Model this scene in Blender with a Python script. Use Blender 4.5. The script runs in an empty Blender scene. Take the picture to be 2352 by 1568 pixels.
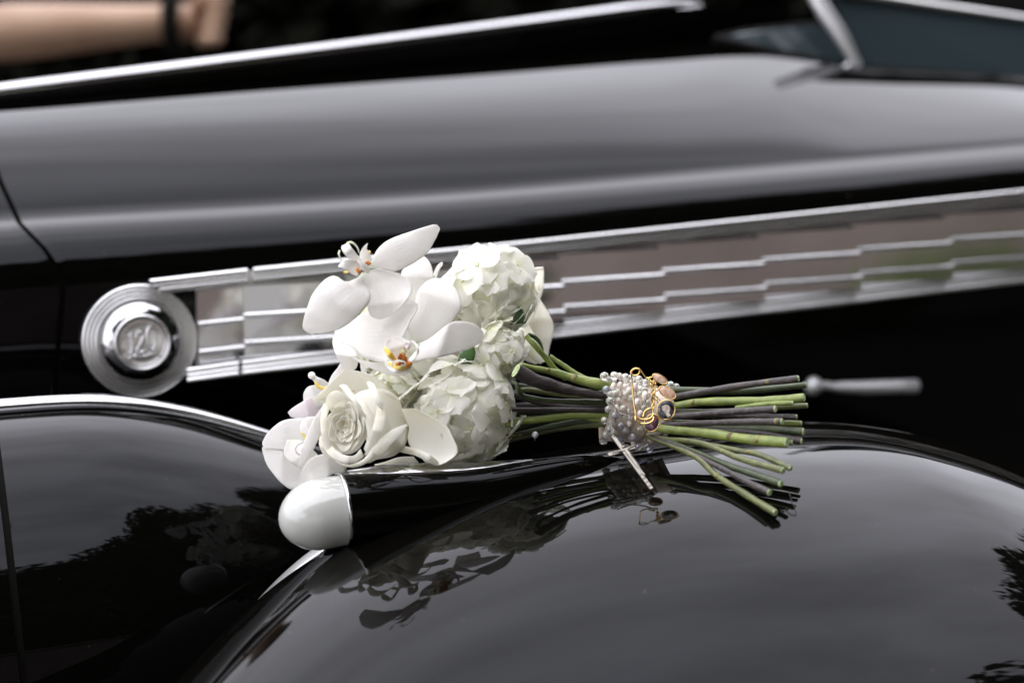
import bpy, bmesh, math, random
import numpy as np
from mathutils import Vector, Matrix, noise
rnd = random.Random(7)
R = math.radians
S = bpy.context.scene
COL = S.collection
# ------------------------------------------------------------------ camera
GZ = 0.95                                   # height of the local origin (top of the fender) above the ground
YAW, PITCH, F = R(19), R(18), 3920.0        # 60 mm lens, measured on a 2352 px wide picture
fw = np.array([math.sin(YAW)*math.cos(PITCH), math.cos(YAW)*math.cos(PITCH), -math.sin(PITCH)])
rt = np.array([math.cos(YAW), -math.sin(YAW), 0.0])
up = np.cross(rt, fw)
CAM = -1.09*fw + np.array([0, 0, GZ])
cd = bpy.data.cameras.new('camera'); cam = bpy.data.objects.new('camera', cd); COL.objects.link(cam)
cd.lens = 60; cd.sensor_width = 36; cd.clip_start = 0.02; cd.clip_end = 400
cam.location = CAM
cam.rotation_euler = Matrix(((rt[0], up[0], -fw[0]), (rt[1], up[1], -fw[1]), (rt[2], up[2], -fw[2]))).to_euler()
cd.dof.use_dof = True; cd.dof.focus_distance = 1.065; cd.dof.aperture_fstop = 3.7
S.camera = cam
# ------------------------------------------------------------------ sky
W = bpy.data.worlds.new('World'); S.world = W; W.use_nodes = True
wt = W.node_tree; wn = wt.nodes; wl = wt.links; bg = wn['Background']
sky = wn.new('ShaderNodeTexSky'); sky.sky_type = 'NISHITA'; sky.sun_disc = False
sky.sun_elevation = R(58); sky.sun_rotation = R(-40)
hs = wn.new('ShaderNodeHueSaturation'); hs.inputs['Saturation'].default_value = .35; wl.new(sky.outputs[0], hs.inputs['Color'])
tc = wn.new('ShaderNodeTexCoord'); sep = wn.new('ShaderNodeSeparateXYZ'); wl.new(tc.outputs['Generated'], sep.inputs[0])
gr = wn.new('ShaderNodeValToRGB'); wl.new(sep.outputs['Z'], gr.inputs[0])
gr.color_ramp.elements[0].position = 0.0; gr.color_ramp.elements[0].color = (.56, .565, .64, 1)
gr.color_ramp.elements[1].position = 1.0; gr.color_ramp.elements[1].color = (1.0, 1.0, 1.09, 1)
mp = wn.new('ShaderNodeMapping'); mp.inputs['Scale'].default_value = (1.6, 3.6, 3.0); mp.inputs['Rotation'].default_value = (0, 0, .5); wl.new(tc.outputs['Generated'], mp.inputs[0])
nz = wn.new('ShaderNodeTexNoise'); nz.inputs['Scale'].default_value = 1.5; nz.inputs['Detail'].default_value = 4; nz.inputs['Roughness'].default_value = .5; wl.new(mp.outputs[0], nz.inputs[0])
nr = wn.new('ShaderNodeMapRange'); nr.inputs[1].default_value = .3; nr.inputs[2].default_value = .7; nr.inputs[3].default_value = 20; nr.inputs[4].default_value = 31; wl.new(nz.outputs[0], nr.inputs[0])
cl = wn.new('ShaderNodeVectorMath'); cl.operation = 'SCALE'; wl.new(gr.outputs[0], cl.inputs[0]); wl.new(nr.outputs[0], cl.inputs['Scale'])
mx = wn.new('ShaderNodeMixRGB'); mx.inputs[0].default_value = .9; wl.new(hs.outputs[0], mx.inputs[1]); wl.new(cl.outputs[0], mx.inputs[2])
wl.new(mx.outputs[0], bg.inputs[0]); bg.inputs[1].default_value = 0.1
sd = bpy.data.lights.new('sun', 'SUN'); sd.energy = .7; sd.angle = R(180); sd.color = (1, .92, .82)
so = bpy.data.objects.new('sun', sd); COL.objects.link(so); so.rotation_euler = (R(32), 0, R(-140)); so.location = (0, 0, 6)
S.view_settings.view_transform = 'Standard'; S.view_settings.look = 'None'; S.view_settings.exposure = 0.66; S.view_settings.gamma = 1
S.render.engine = 'CYCLES'

# ------------------------------------------------------------------ helpers
def ray(px, py): return fw + rt*((px-1176)/F) - up*((py-784)/F)
def P(px, py, t): return CAM + t*ray(px, py)                 # point at depth t
def PY(px, py, Y): d = ray(px, py); return CAM + d*((Y-CAM[1])/d[1])
def proj(p): d = np.asarray(p)-CAM; t = d@fw; return (1176+F*(d@rt)/t, 784-F*(d@up)/t, t)
def V(a): return Vector((float(a[0]), float(a[1]), float(a[2])))

def mat(name, col, rough=.5, metal=0, spec=.5, coat=0, bump=None, trans=0, ior=1.5, tl=0, var=None, sub=0):
    m = bpy.data.materials.new(name); m.use_nodes = True; nt = m.node_tree; b = nt.nodes['Principled BSDF']
    b.inputs['Base Color'].default_value = (*col, 1); b.inputs['Roughness'].default_value = rough
    b.inputs['Metallic'].default_value = metal; b.inputs['Specular IOR Level'].default_value = spec
    b.inputs['Coat Weight'].default_value = coat; b.inputs['IOR'].default_value = ior
    b.inputs['Transmission Weight'].default_value = trans
    L = nt.links
    t = nt.nodes.new('ShaderNodeTexCoord')
    if var:                                                   # (scale, colour2, lo, hi, stretch)
        sc, c2, lo, hi, st = var
        mpp = nt.nodes.new('ShaderNodeMapping'); mpp.inputs['Scale'].default_value = st; L.new(t.outputs['Object'], mpp.inputs[0])
        n = nt.nodes.new('ShaderNodeTexNoise'); n.inputs['Scale'].default_value = sc; n.inputs['Detail'].default_value = 5; L.new(mpp.outputs[0], n.inputs[0])
        r = nt.nodes.new('ShaderNodeMapRange'); r.inputs[1].default_value = lo; r.inputs[2].default_value = hi; L.new(n.outputs[0], r.inputs[0])
        x = nt.nodes.new('ShaderNodeMixRGB'); x.inputs[1].default_value = (*col, 1); x.inputs[2].default_value = (*c2, 1)
        L.new(r.outputs[0], x.inputs[0]); L.new(x.outputs[0], b.inputs['Base Color']); colsock = x.outputs[0]
    else: colsock = None
    if bump:                                                  # (scale, strength, distance, stretch)
        sc, stg, ds, st = bump
        mpp = nt.nodes.new('ShaderNodeMapping'); mpp.inputs['Scale'].default_value = st; L.new(t.outputs['Object'], mpp.inputs[0])
        n = nt.nodes.new('ShaderNodeTexNoise'); n.inputs['Scale'].default_value = sc; n.inputs['Detail'].default_value = 4; L.new(mpp.outputs[0], n.inputs[0])
        bp = nt.nodes.new('ShaderNodeBump'); bp.inputs['Strength'].default_value = stg; bp.inputs['Distance'].default_value = ds
        L.new(n.outputs[0], bp.inputs['Height']); L.new(bp.outputs[0], b.inputs['Normal'])
    if tl:
        tr = nt.nodes.new('ShaderNodeBsdfTranslucent'); tr.inputs[0].default_value = (*col, 1)
        if colsock: L.new(colsock, tr.inputs[0])
        ms = nt.nodes.new('ShaderNodeMixShader'); ms.inputs[0].default_value = tl
        o = nt.nodes['Material Output']; L.new(b.outputs[0], ms.inputs[1]); L.new(tr.outputs[0], ms.inputs[2]); L.new(ms.outputs[0], o.inputs[0])
    return m

def petal_mat(name, col, basecol, tl=.3, vein=.25, spots=None, b0=.0, b1=.35):
    """white petal: UV.x across (0..1), UV.y from base to tip; veins fan out from the base"""
    m = bpy.data.materials.new(name); m.use_nodes = True; nt = m.node_tree; L = nt.links; N = nt.nodes; b = N['Principled BSDF']
    b.inputs['Roughness'].default_value = .55; b.inputs['Specular IOR Level'].default_value = .3
    b.inputs['Sheen Weight'].default_value = .15
    uv = N.new('ShaderNodeUVMap'); sp = N.new('ShaderNodeSeparateXYZ'); L.new(uv.outputs[0], sp.inputs[0])
    r = N.new('ShaderNodeMapRange'); r.inputs[1].default_value = b0; r.inputs[2].default_value = b1; r.interpolation_type = 'SMOOTHSTEP'; L.new(sp.outputs['Y'], r.inputs[0])
    x = N.new('ShaderNodeMixRGB'); x.inputs[1].default_value = (*basecol, 1); x.inputs[2].default_value = (*col, 1); L.new(r.outputs[0], x.inputs[0])
    tc = N.new('ShaderNodeTexCoord')
    n = N.new('ShaderNodeTexNoise'); n.inputs['Scale'].default_value = 55; n.inputs['Detail'].default_value = 4; L.new(tc.outputs['Object'], n.inputs[0])
    r2 = N.new('ShaderNodeMapRange'); r2.inputs[1].default_value = .35; r2.inputs[2].default_value = .75; r2.inputs[3].default_value = 0; r2.inputs[4].default_value = .25; L.new(n.outputs[0], r2.inputs[0])
    x2 = N.new('ShaderNodeMixRGB'); x2.inputs[2].default_value = (col[0]*.9, col[1]*.88, col[2]*.82, 1); L.new(r2.outputs[0], x2.inputs[0]); L.new(x.outputs[0], x2.inputs[1])
    cs = x2.outputs[0]
    if spots:
        n3 = N.new('ShaderNodeTexNoise'); n3.inputs['Scale'].default_value = 160; L.new(tc.outputs['Object'], n3.inputs[0])
        r3 = N.new('ShaderNodeMapRange'); r3.inputs[1].default_value = .69; r3.inputs[2].default_value = .76; r3.inputs[4].default_value = .6; L.new(n3.outputs[0], r3.inputs[0])
        x3 = N.new('ShaderNodeMixRGB'); x3.inputs[2].default_value = (*spots, 1); L.new(r3.outputs[0], x3.inputs[0]); L.new(cs, x3.inputs[1]); cs = x3.outputs[0]
    L.new(cs, b.inputs['Base Color'])
    # veins
    mpp = N.new('ShaderNodeMapping'); mpp.inputs['Scale'].default_value = (34, 3.2, 1); L.new(uv.outputs[0], mpp.inputs[0])
    v = N.new('ShaderNodeTexNoise'); v.inputs['Scale'].default_value = 1; v.inputs['Detail'].default_value = 5; v.inputs['Roughness'].default_value = .6; L.new(mpp.outputs[0], v.inputs[0])
    bp = N.new('ShaderNodeBump'); bp.inputs['Strength'].default_value = vein; bp.inputs['Distance'].default_value = .0006
    L.new(v.outputs[0], bp.inputs['Height']); L.new(bp.outputs[0], b.inputs['Normal'])
    rv = N.new('ShaderNodeMapRange'); rv.inputs[1].default_value = .50; rv.inputs[2].default_value = .66; rv.inputs[4].default_value = .30; L.new(v.outputs[0], rv.inputs[0])
    xv = N.new('ShaderNodeMixRGB'); xv.inputs[2].default_value = (col[0]*.86, col[1]*.85, col[2]*.83, 1); L.new(rv.outputs[0], xv.inputs[0]); L.new(cs, xv.inputs[1]); cs = xv.outputs[0]; L.new(cs, b.inputs['Base Color'])
    tr = N.new('ShaderNodeBsdfTranslucent'); L.new(cs, tr.inputs[0]); L.new(bp.outputs[0], tr.inputs['Normal'])
    ms = N.new('ShaderNodeMixShader'); ms.inputs[0].default_value = tl
    L.new(b.outputs[0], ms.inputs[1]); L.new(tr.outputs[0], ms.inputs[2]); L.new(ms.outputs[0], N['Material Output'].inputs[0])
    return m

M = {}
M['paint'] = mat('black_paint', (.0018, .0015, .0010), .018, 0, .145, bump=(9, .02, .004, (1, 1, 1)))
_nt = M['paint'].node_tree; _b = _nt.nodes['Principled BSDF']; _tc = _nt.nodes.new('ShaderNodeTexCoord')
_v = _nt.nodes.new('ShaderNodeTexVoronoi'); _v.inputs['Scale'].default_value = 95; _nt.links.new(_tc.outputs['Object'], _v.inputs['Vector'])
_r = _nt.nodes.new('ShaderNodeMapRange'); _r.inputs[1].default_value = .055; _r.inputs[2].default_value = .035; _r.inputs[3].default_value = 0; _r.inputs[4].default_value = 1; _nt.links.new(_v.outputs['Distance'], _r.inputs[0])
_n = _nt.nodes.new('ShaderNodeTexNoise'); _n.inputs['Scale'].default_value = 40; _nt.links.new(_tc.outputs['Object'], _n.inputs[0])
_g = _nt.nodes.new('ShaderNodeMapRange'); _g.inputs[1].default_value = .54; _g.inputs[2].default_value = .60; _nt.links.new(_n.outputs[0], _g.inputs[0])
_m = _nt.nodes.new('ShaderNodeMath'); _m.operation = 'MULTIPLY'; _nt.links.new(_r.outputs[0], _m.inputs[0]); _nt.links.new(_g.outputs[0], _m.inputs[1])
_x = _nt.nodes.new('ShaderNodeMixRGB'); _x.inputs[1].default_value = (.0016, .0015, .0012, 1); _x.inputs[2].default_value = (.10, .095, .09, 1); _nt.links.new(_m.outputs[0], _x.inputs[0]); _nt.links.new(_x.outputs[0], _b.inputs['Base Color'])
M['paint'].node_tree.nodes['Principled BSDF'].inputs['Specular Tint'].default_value = (.90, .93, 1, 1)
M['chrome'] = mat('chrome', (.50, .50, .51), .07, 1, bump=(60, .02, .001, (1, 1, 1)))
M['satin_chrome'] = mat('worn_chrome', (.64, .635, .62), .36, 1)
M['badge'] = mat('badge_chrome', (.80, .80, .80), .27, 1)
M['dark'] = mat('black_rubber', (.006, .006, .005), .8, 0, .08)
M['opal'] = mat('opal_glass', (.50, .50, .47), .06, 0, .5, coat=.6, var=(30, (.46, .47, .43), .3, .7, (1, 1, 1)))
M['glass'] = mat('tinted_glass', (.025, .036, .04), .03, 0, .35, ior=1.5)
M['orchid'] = petal_mat('orchid_petal', (.935, .92, .89), (.86, .89, .76), .46, .45, None, 0, .12)
M['pinkorchid'] = petal_mat('orchid_petal_pink', (.90, .86, .87), (.84, .74, .78), .42, .25, None, 0, .8)
M['rose'] = petal_mat('rose_petal', (.955, .945, .88), (.95, .93, .81), .46, .2, (.62, .50, .33), 0, .75)
M['roseyellow'] = petal_mat('rose_heart_petal', (.965, .955, .89), (.96, .91, .78), .58, .3, None, 0, .8)
M['hyd'] = petal_mat('hydrangea_petal', (.955, .95, .89), (.92, .93, .76), .5, .35, None, 0, .55)
M['hydgreen'] = petal_mat('hydrangea_petal_green', (.94, .94, .83), (.86, .88, .62), .5, .35, None, 0, .7)
M['yellow'] = mat('orchid_yellow', (.85, .60, .05), .5, var=(300, (.88, .78, .30), .4, .6, (1, 1, 1)), tl=.2)
M['orange'] = mat('orchid_callus', (.75, .26, .02), .5, var=(500, (.45, .12, .02), .45, .6, (1, 1, 1)))
M['pale'] = mat('orchid_column', (.86, .80, .80), .45, tl=.2)
M['leaf'] = mat('dark_leaf', (.035, .085, .022), .4, var=(90, (.06, .13, .03), .4, .6, (1, 1, 1)))
M['stemg'] = mat('green_stem', (.23, .27, .065), .42, var=(60, (.13, .175, .04), .35, .65, (.35, 3, 3)), bump=(500, .35, .0008, (.15, 1, 1)))
M['stemo'] = mat('olive_stem', (.13, .14, .045), .45, var=(70, (.075, .085, .03), .35, .65, (.4, 3, 3)), bump=(500, .35, .0008, (.15, 1, 1)))
M['stemd'] = mat('dark_green_stem', (.055, .072, .026), .45, var=(70, (.03, .042, .018), .35, .65, (.4, 3, 3)), bump=(500, .4, .0008, (.15, 1, 1)))
M['stemb'] = mat('brown_black_stem', (.034, .026, .024), .5, var=(160, (.085, .07, .062), .55, .75, (.6, 2, 2)), bump=(350, .7, .0012, (.3, 1, 1)))
M['cut'] = mat('cut_stem_end', (.56, .62, .36), .6, var=(400, (.20, .30, .12), .4, .6, (1, 1, 1)))
M['node'] = mat('stem_node', (.24, .23, .08), .6, var=(300, (.12, .08, .03), .45, .6, (1, 1, 1)))
M['ribbon'] = mat('satin_ribbon', (.58, .49, .39), .32, 0, .6, bump=(400, .25, .0008, (.2, 1, 1)))
M['gold'] = mat('gold_wire', (.86, .60, .24), .16, 1)
M['silver'] = mat('silver_cross', (.24, .22, .19), .38, 1, bump=(900, .5, .0006, (1, 1, 1)))
M['pearl'] = mat('pearl', (.75, .74, .78), .15, .3, coat=.6)
def bead_mat(name, col, tint):
    m = bpy.data.materials.new(name); m.use_nodes = True; nt = m.node_tree; L = nt.links; N = nt.nodes; b = N['Principled BSDF']
    b.inputs['Roughness'].default_value = .04; b.inputs['IOR'].default_value = 1.55; b.inputs['Transmission Weight'].default_value = .82
    b.inputs['Coat Weight'].default_value = .8; b.inputs['Thin Film Thickness'].default_value = 430; b.inputs['Thin Film IOR'].default_value = 1.7
    tc = N.new('ShaderNodeTexCoord'); n = N.new('ShaderNodeTexNoise'); n.inputs['Scale'].default_value = 260; L.new(tc.outputs['Object'], n.inputs[0])
    x = N.new('ShaderNodeMixRGB'); x.inputs[1].default_value = (*col, 1); x.inputs[2].default_value = (*tint, 1)
    r = N.new('ShaderNodeMapRange'); r.inputs[1].default_value = .42; r.inputs[2].default_value = .62; L.new(n.outputs[0], r.inputs[0]); L.new(r.outputs[0], x.inputs[0])
    L.new(x.outputs[0], b.inputs['Base Color']); return m
M['bead'] = bead_mat('crystal_bead', (.99, .94, .88), (.95, .93, .88))
M['beadblue'] = bead_mat('blue_crystal_bead', (.96, .94, .93), (.60, .66, .92))
M['beadrose'] = mat('rose_quartz_bead', (.84, .75, .68), .15, 0, .5, coat=.8)
M['cloth'] = mat('black_cloth', (.006, .006, .006), .9, 0, .1)
M['skin'] = mat('skin', (.52, .34, .23), .5, var=(12, (.47, .29, .19), .4, .6, (1, 1, 1)))
M['hair'] = mat('dark_hair', (.02, .012, .008), .5)

class MB:
    def __init__(s): s.v = []; s.f = []; s.mi = []; s.uv = []
    def grid(s, G, mi=0, closeu=False, closev=False, uv=None):
        G = np.asarray(G); a, b = G.shape[:2]; o = len(s.v); s.v += [tuple(map(float, p)) for p in G.reshape(-1, 3)]
        A = a if closeu else a-1; B = b if closev else b-1
        for i in range(A):
            for j in range(B):
                i2 = (i+1) % a; j2 = (j+1) % b
                s.f.append((o+i*b+j, o+i2*b+j, o+i2*b+j2, o+i*b+j2)); s.mi.append(mi)
                s.uv.append([(j/(b-1), i/(a-1)), (j/(b-1), (i+1)/(a-1)), ((j+1)/(b-1), (i+1)/(a-1)), ((j+1)/(b-1), i/(a-1))])
        return s
    def poly(s, pts, mi=0):
        o = len(s.v); s.v += [tuple(map(float, p)) for p in pts]; s.f.append(tuple(range(o, o+len(pts)))); s.mi.append(mi); s.uv.append([(0, 0)]*len(pts)); return s
    def box(s, c, ax, ay, az, mi=0):
        c, ax, ay, az = map(np.asarray, (c, ax, ay, az)); o = len(s.v)
        for k in range(8): s.v.append(tuple(c + (ax if k & 1 else -ax) + (ay if k & 2 else -ay) + (az if k & 4 else -az)))
        for q in ((0, 2, 3, 1), (4, 5, 7, 6), (0, 1, 5, 4), (2, 6, 7, 3), (0, 4, 6, 2), (1, 3, 7, 5)): s.f.append(tuple(o+i for i in q)); s.mi.append(mi); s.uv.append([(0, 0)]*4)
        return s
    def tube(s, pts, rad, seg=10, mi=0, cap=None, closed=False, res=None, flat=None):
        pts = np.asarray(pts, float)
        if res: pts = smooth(pts, res, closed)
        n = len(pts); rad = np.interp(np.linspace(0, 1, n), np.linspace(0, 1, len(np.atleast_1d(rad))), np.atleast_1d(rad))
        T = np.roll(pts, -1, 0)-np.roll(pts, 1, 0) if closed else np.gradient(pts, axis=0)
        T /= np.linalg.norm(T, axis=1)[:, None]+1e-12
        ref = np.array([0, 0, 1.]) if abs(T[0][2]) < .9 else np.array([0, 1., 0])
        rings = []; nrm = np.cross(T[0], ref); nrm /= np.linalg.norm(nrm)
        for i in range(n):
            nrm = nrm - T[i]*(nrm@T[i]); nrm /= np.linalg.norm(nrm)+1e-12; bi = np.cross(T[i], nrm)
            a = np.linspace(0, 2*math.pi, seg, endpoint=False)
            kx, ky = (1, 1) if flat is None else flat
            rings.append(pts[i]+rad[i]*(kx*np.cos(a)[:, None]*nrm+ky*np.sin(a)[:, None]*bi))
        s.grid(rings, mi, closeu=closed, closev=True)
        if not closed:
            c = mi if cap is None else cap
            s.poly(rings[0][::-1], c); s.poly(rings[-1], c)
        return s
    def ball(s, c, r, seg=10, ring=7, mi=0, ax=None):
        c = np.asarray(c); r = np.ones(3)*r; A = np.eye(3) if ax is None else np.asarray(ax); g = []
        for i in range(ring+1):
            th = math.pi*i/ring
            g.append([c + A.T@(r*np.array([math.sin(th)*math.cos(a), math.sin(th)*math.sin(a), math.cos(th)])) for a in np.linspace(0, 2*math.pi, seg, endpoint=False)])
        return s.grid(g, mi, closev=True)
    def mesh(s, name, mats, smoothf=True):
        me = bpy.data.meshes.new(name); me.from_pydata(s.v, [], s.f)
        for m in mats: me.materials.append(m)
        me.polygons.foreach_set('material_index', s.mi)
        if smoothf: me.polygons.foreach_set('use_smooth', [True]*len(s.f))
        u = me.uv_layers.new(name='UVMap'); k = 0
        flat = [c for q in s.uv for xy in q for c in xy]
        u.data.foreach_set('uv', flat)
        me.validate(); me.update(); return me
    def obj(s, name, mats, parent=None, smoothf=True, solid=0, bevel=0):
        if not isinstance(mats, (list, tuple)): mats = [mats]
        o = bpy.data.objects.new(name, s.mesh(name, mats, smoothf)); link(o, parent)
        if solid:
            md = o.modifiers.new('solid', 'SOLIDIFY'); md.thickness = solid; md.offset = 0
        if bevel:
            md = o.modifiers.new('bevel', 'BEVEL'); md.width = bevel; md.segments = 2
        return o
def link(o, parent=None):
    COL.objects.link(o)
    if parent is not None:
        o.parent = parent
        if parent.get('root'): o.location = -Vector(parent.location)
def empty(name, loc, **k):
    o = bpy.data.objects.new(name, None); COL.objects.link(o); o.location = V(loc); o.empty_display_size = .05; o['root'] = 1
    return tag(o, **k)
def tag(o, label=None, cat=None, group=None, kind=None):
    if label: o['label'] = label
    if cat: o['category'] = cat
    if group: o['group'] = group
    if kind: o['kind'] = kind
    return o
def smooth(p, n, closed=False):
    """Catmull-Rom through the points, n samples, even in arc length"""
    p = np.asarray(p, float)
    if len(p) == 2: return p[0]+(p[1]-p[0])*np.linspace(0, 1, n)[:, None]
    if closed: q = np.vstack([p[-1], p, p[0], p[1]])
    else: q = np.vstack([2*p[0]-p[1], p, 2*p[-1]-p[-2]])
    out = []
    for i in range(1, len(q)-2):
        a, b, c, d = q[i-1:i+3]
        for t in np.linspace(0, 1, 12, endpoint=False):
            out.append(.5*((2*b)+(-a+c)*t+(2*a-5*b+4*c-d)*t*t+(-a+3*b-3*c+d)*t**3))
    if not closed: out.append(q[-2])
    else: out.append(out[0])
    out = np.array(out); L = np.concatenate([[0], np.cumsum(np.linalg.norm(np.diff(out, axis=0), axis=1))])
    s = np.linspace(0, L[-1], n, endpoint=not closed)
    return np.stack([np.interp(s, L, out[:, k]) for k in range(out.shape[1])], 1)

# ================================================================== THE CAR
car = empty('vintage_car', (0.2, 0.3, 0), label='glossy black vintage car with chrome trim and a white marker lamp on the fender', cat='car')
# ---- front fender
fX = np.array([-.60, -.50, -.42, -.36, -.31, -.27, -.235, -.20, -.16, -.12, -.06, 0, .08, .16, .24, .32, .40, .48, .56, .66, .78, .95])
fZ = np.array([-.42, -.30, -.22, -.178, -.148, -.127, -.1143, -.1037, -.0932, -.0851, -.0741, -.0654, -.0588, -.0574, -.0646, -.0882, -.1299, -.1803, -.2275, -.28, -.35, -.48])
fY = np.array([-.52, -.435, -.37, -.32, -.275, -.238, -.205, -.172, -.14, -.12, -.114, -.118, -.13, -.13, -.13, -.13, -.13, -.13, -.13, -.13, -.13, -.13])
def AF(x): t = min(1, max(0, (x+.14)/.20)); t = t*t*(3-2*t); return .22+.12*t, .26+.01*t
fMz, fMy = np.gradient(fZ, fX), np.gradient(fY, fX)
def herm(x, Z, Mg):
    i = int(np.clip(np.searchsorted(fX, x)-1, 0, len(fX)-2)); h = fX[i+1]-fX[i]; t = (x-fX[i])/h
    return (2*t**3-3*t**2+1)*Z[i]+(t**3-2*t**2+t)*h*Mg[i]+(-2*t**3+3*t**2)*Z[i+1]+(t**3-t**2)*h*Mg[i+1]
def fcrest(x): return herm(x, fZ, fMz)
def fmid(x): return herm(x, fY, fMy)
def fender_z(x, y):
    if x < -.59 or x > .94: return -9
    y = y-fmid(x)
    af, hf = AF(x)
    if y > af*.995 or y < -.419: return -9
    g = -.42*(1-math.sqrt(max(0, 1-(y/.42)**2))) if y < 0 else -hf*(1-math.sqrt(max(0, 1-(y/af)**2)))
    return fcrest(x)+g+GZ
def surf_t(px, py):
    """depth at which the sight line through a picture point meets the fender (large if it misses)"""
    t = .80; d = ray(px, py)
    while t < 1.25:
        p = CAM+t*d
        if p[2] < fender_z(p[0], p[1]):
            lo, hi = t-.01, t
            for _ in range(12):
                m_ = (lo+hi)/2; p = CAM+m_*d
                if p[2] < fender_z(p[0], p[1]): hi = m_
                else: lo = m_
            return lo
        t += .01
    return 9.0
G = []
for x in np.linspace(-.56, .92, 220):
    row = []
    for a in np.linspace(-90, 90, 96):
        a = R(a); ex = math.sin(a)
        if ex < 0: y, z = .42*ex, -.42*(1-math.cos(a))
        else: y, z = AF(x)[0]*ex, -AF(x)[1]*(1-math.cos(a))
        row.append((x, y+fmid(x), fcrest(x)+z+GZ))
    row.insert(0, (x, fmid(x)-.42, GZ-.9))
    G.append(row)
MB().grid(G).obj('fender', M['paint'], car)

# ---- hood
cr_px = np.array([(-700, 300, .49), (-500, 290, .49), (0, 257, .50), (600, 210, .53), (1176, 168, .558), (1500, 143, .572), (1750, 131, .572), (1960, 156, .555), (2352, 178, .535), (2700, 200, .53), (3300, 230, .53)])
ck_px = np.array([(-700, 545), (-500, 532), (0, 499), (600, 466), (1000, 441), (1600, 393), (2352, 331), (2800, 292), (3300, 250)])
YC = .352
def crestP(x): c = smooth_eval(cr_px, x); return PY(x, c[0], c[1])
def smooth_eval(tab, x):
    X = tab[:, 0]; out = []
    i = int(np.clip(np.searchsorted(X, x)-1, 0, len(X)-2)); h = X[i+1]-X[i]; t = (x-X[i])/h
    for k in range(1, tab.shape[1]):
        m = np.gradient(tab[:, k], X); Z = tab[:, k]
        out.append((2*t**3-3*t**2+1)*Z[i]+(t**3-2*t**2+t)*h*m[i]+(-2*t**3+3*t**2)*Z[i+1]+(t**3-t**2)*h*m[i+1])
    return out
def creaseP(x): return PY(x, smooth_eval(ck_px, x)[0], YC)
roll = [(0, 0), (-.012, -.0003), (-.024, -.0012), (-.034, -.0028), (-.044, -.0058), (-.053, -.0105), (-.061, -.0175), (-.0665, -.026), (-.070, -.036), (-.072, -.048), (-.0745, -.062), (-.086, -.15), (-.10, -.30), (-.115, -.50)]
def hood_col(x):
    c = creaseP(x); e = crestP(x); dy, dz = e[1]-c[1], e[2]-c[2]
    s0, s1 = math.tan(R(float(np.interp(x, [1350, 2000], [37, 33])))), math.tan(R(float(np.interp(x, [1350, 1900], [6.5, 10]))))
    # control point of the quadratic where the two end tangents meet
    k = (dz-s1*dy)/(s0-s1); k = min(max(k, .12*dy), .9*dy)
    ctl = np.array([0, k, k*s0]); pts = []
    A = c; Bp = np.array([c[0], c[1]+k, c[2]+min(k*s0, dz)]); Cc = e; Bp[0] = (A[0]+Cc[0])/2
    for t in np.linspace(0, 1, 22): pts.append((1-t)**2*A+2*t*(1-t)*Bp+t*t*Cc)
    pts = pts[::-1]                                           # crest -> crease
    o = smooth(np.array(roll), 30)
    for dy_, dz_ in o[1:]: pts.append(c+np.array([0, dy_, dz_]))
    return pts
# x position (px) of the seam between hood and nose for each profile row
def seam_x(pyv): return float(np.interp(pyv, [250, 420, 515, 560, 600, 660, 760, 950, 1500], [-60, 2, 46, 92, 130, 146, 136, 122, 110]))
NR = len(hood_col(500))
def hood_grid(x0, x1, side):
    """side=+1: starts at the seam and runs to x1; side=-1: from x0 to the seam"""
    base = np.array([hood_col(x) for x in np.linspace(-680, 3280, 320)]); xs = np.linspace(-680, 3280, 320)
    out = []
    for j in range(NR):
        row = base[:, j]; q = np.array([proj(p)[:2] for p in row]); 
        # seam column for this row
        k = np.argmin([abs(a-seam_x(b)) for a, b in q]); xs_seam = xs[k]+(seam_x(q[k][1])-q[k][0])
        g = 6
        lo, hi = (xs_seam+g, x1) if side > 0 else (x0, xs_seam-g)
        X = np.linspace(lo, hi, 130 if side > 0 else 30)
        out.append([[np.interp(a, xs, row[:, k2]) for k2 in range(3)] for a in X])
    return np.array(out)
MB().grid(hood_grid(0, 3280, 1)).obj('hood', M['paint'], car, solid=.0)
MB().grid(hood_grid(-680, 0, -1)).obj('radiator_shell', M['paint'], car)
# dark sheet standing in for the shade inside the seam gap
g = hood_grid(0, 3280, 1)[:, 0]; g2 = hood_grid(-680, 0, -1)[:, -1]
inn = np.array([0, .006, -.006])
MB().grid([g+inn, g2+inn]).obj('seam_shade', M['dark'], car)
# flat strip from the crest to the ridge, then the raised centre moulding
rg_px = np.array([(-700, 300, .52), (-500, 268, .53), (0, 205, .56), (780, 108, .62), (1560, 5, .70), (1640, -6, .71)])
def ridgeP(x): c = smooth_eval(rg_px, x); return PY(x, c[0], c[1])
rows = []
for x in np.linspace(-680, 1980, 80):
    e = crestP(x); r_ = ridgeP(min(x, 1620)); k_ = max(0, x-1600)/380
    if x > 1620: r_ = np.array([e[0]+ridgeP(1620)[0]-crestP(1620)[0], r_[1]+k_*.04, r_[2]-k_*.03])
    rows.append([e, [e[0], e[1]+.010, e[2]-.0012], [r_[0], r_[1]-.035, e[2]-.004], [r_[0], r_[1]-.034, e[2]+.000], [r_[0], r_[1]-.031, e[2]+.000], [r_[0], r_[1]-.030, e[2]-.004], [r_[0], r_[1]-.008, e[2]-.006], [r_[0], r_[1]-.007, r_[2]-.006], [r_[0], r_[1]+.007, r_[2]-.006], [r_[0], r_[1]+.03, e[2]-.01], [r_[0], r_[1]+.22, e[2]-.06], [r_[0], r_[1]+.30, e[2]-.2]])
MB().grid(rows).obj('hood_centre_panel', M['paint'], car, smoothf=False)
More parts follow.
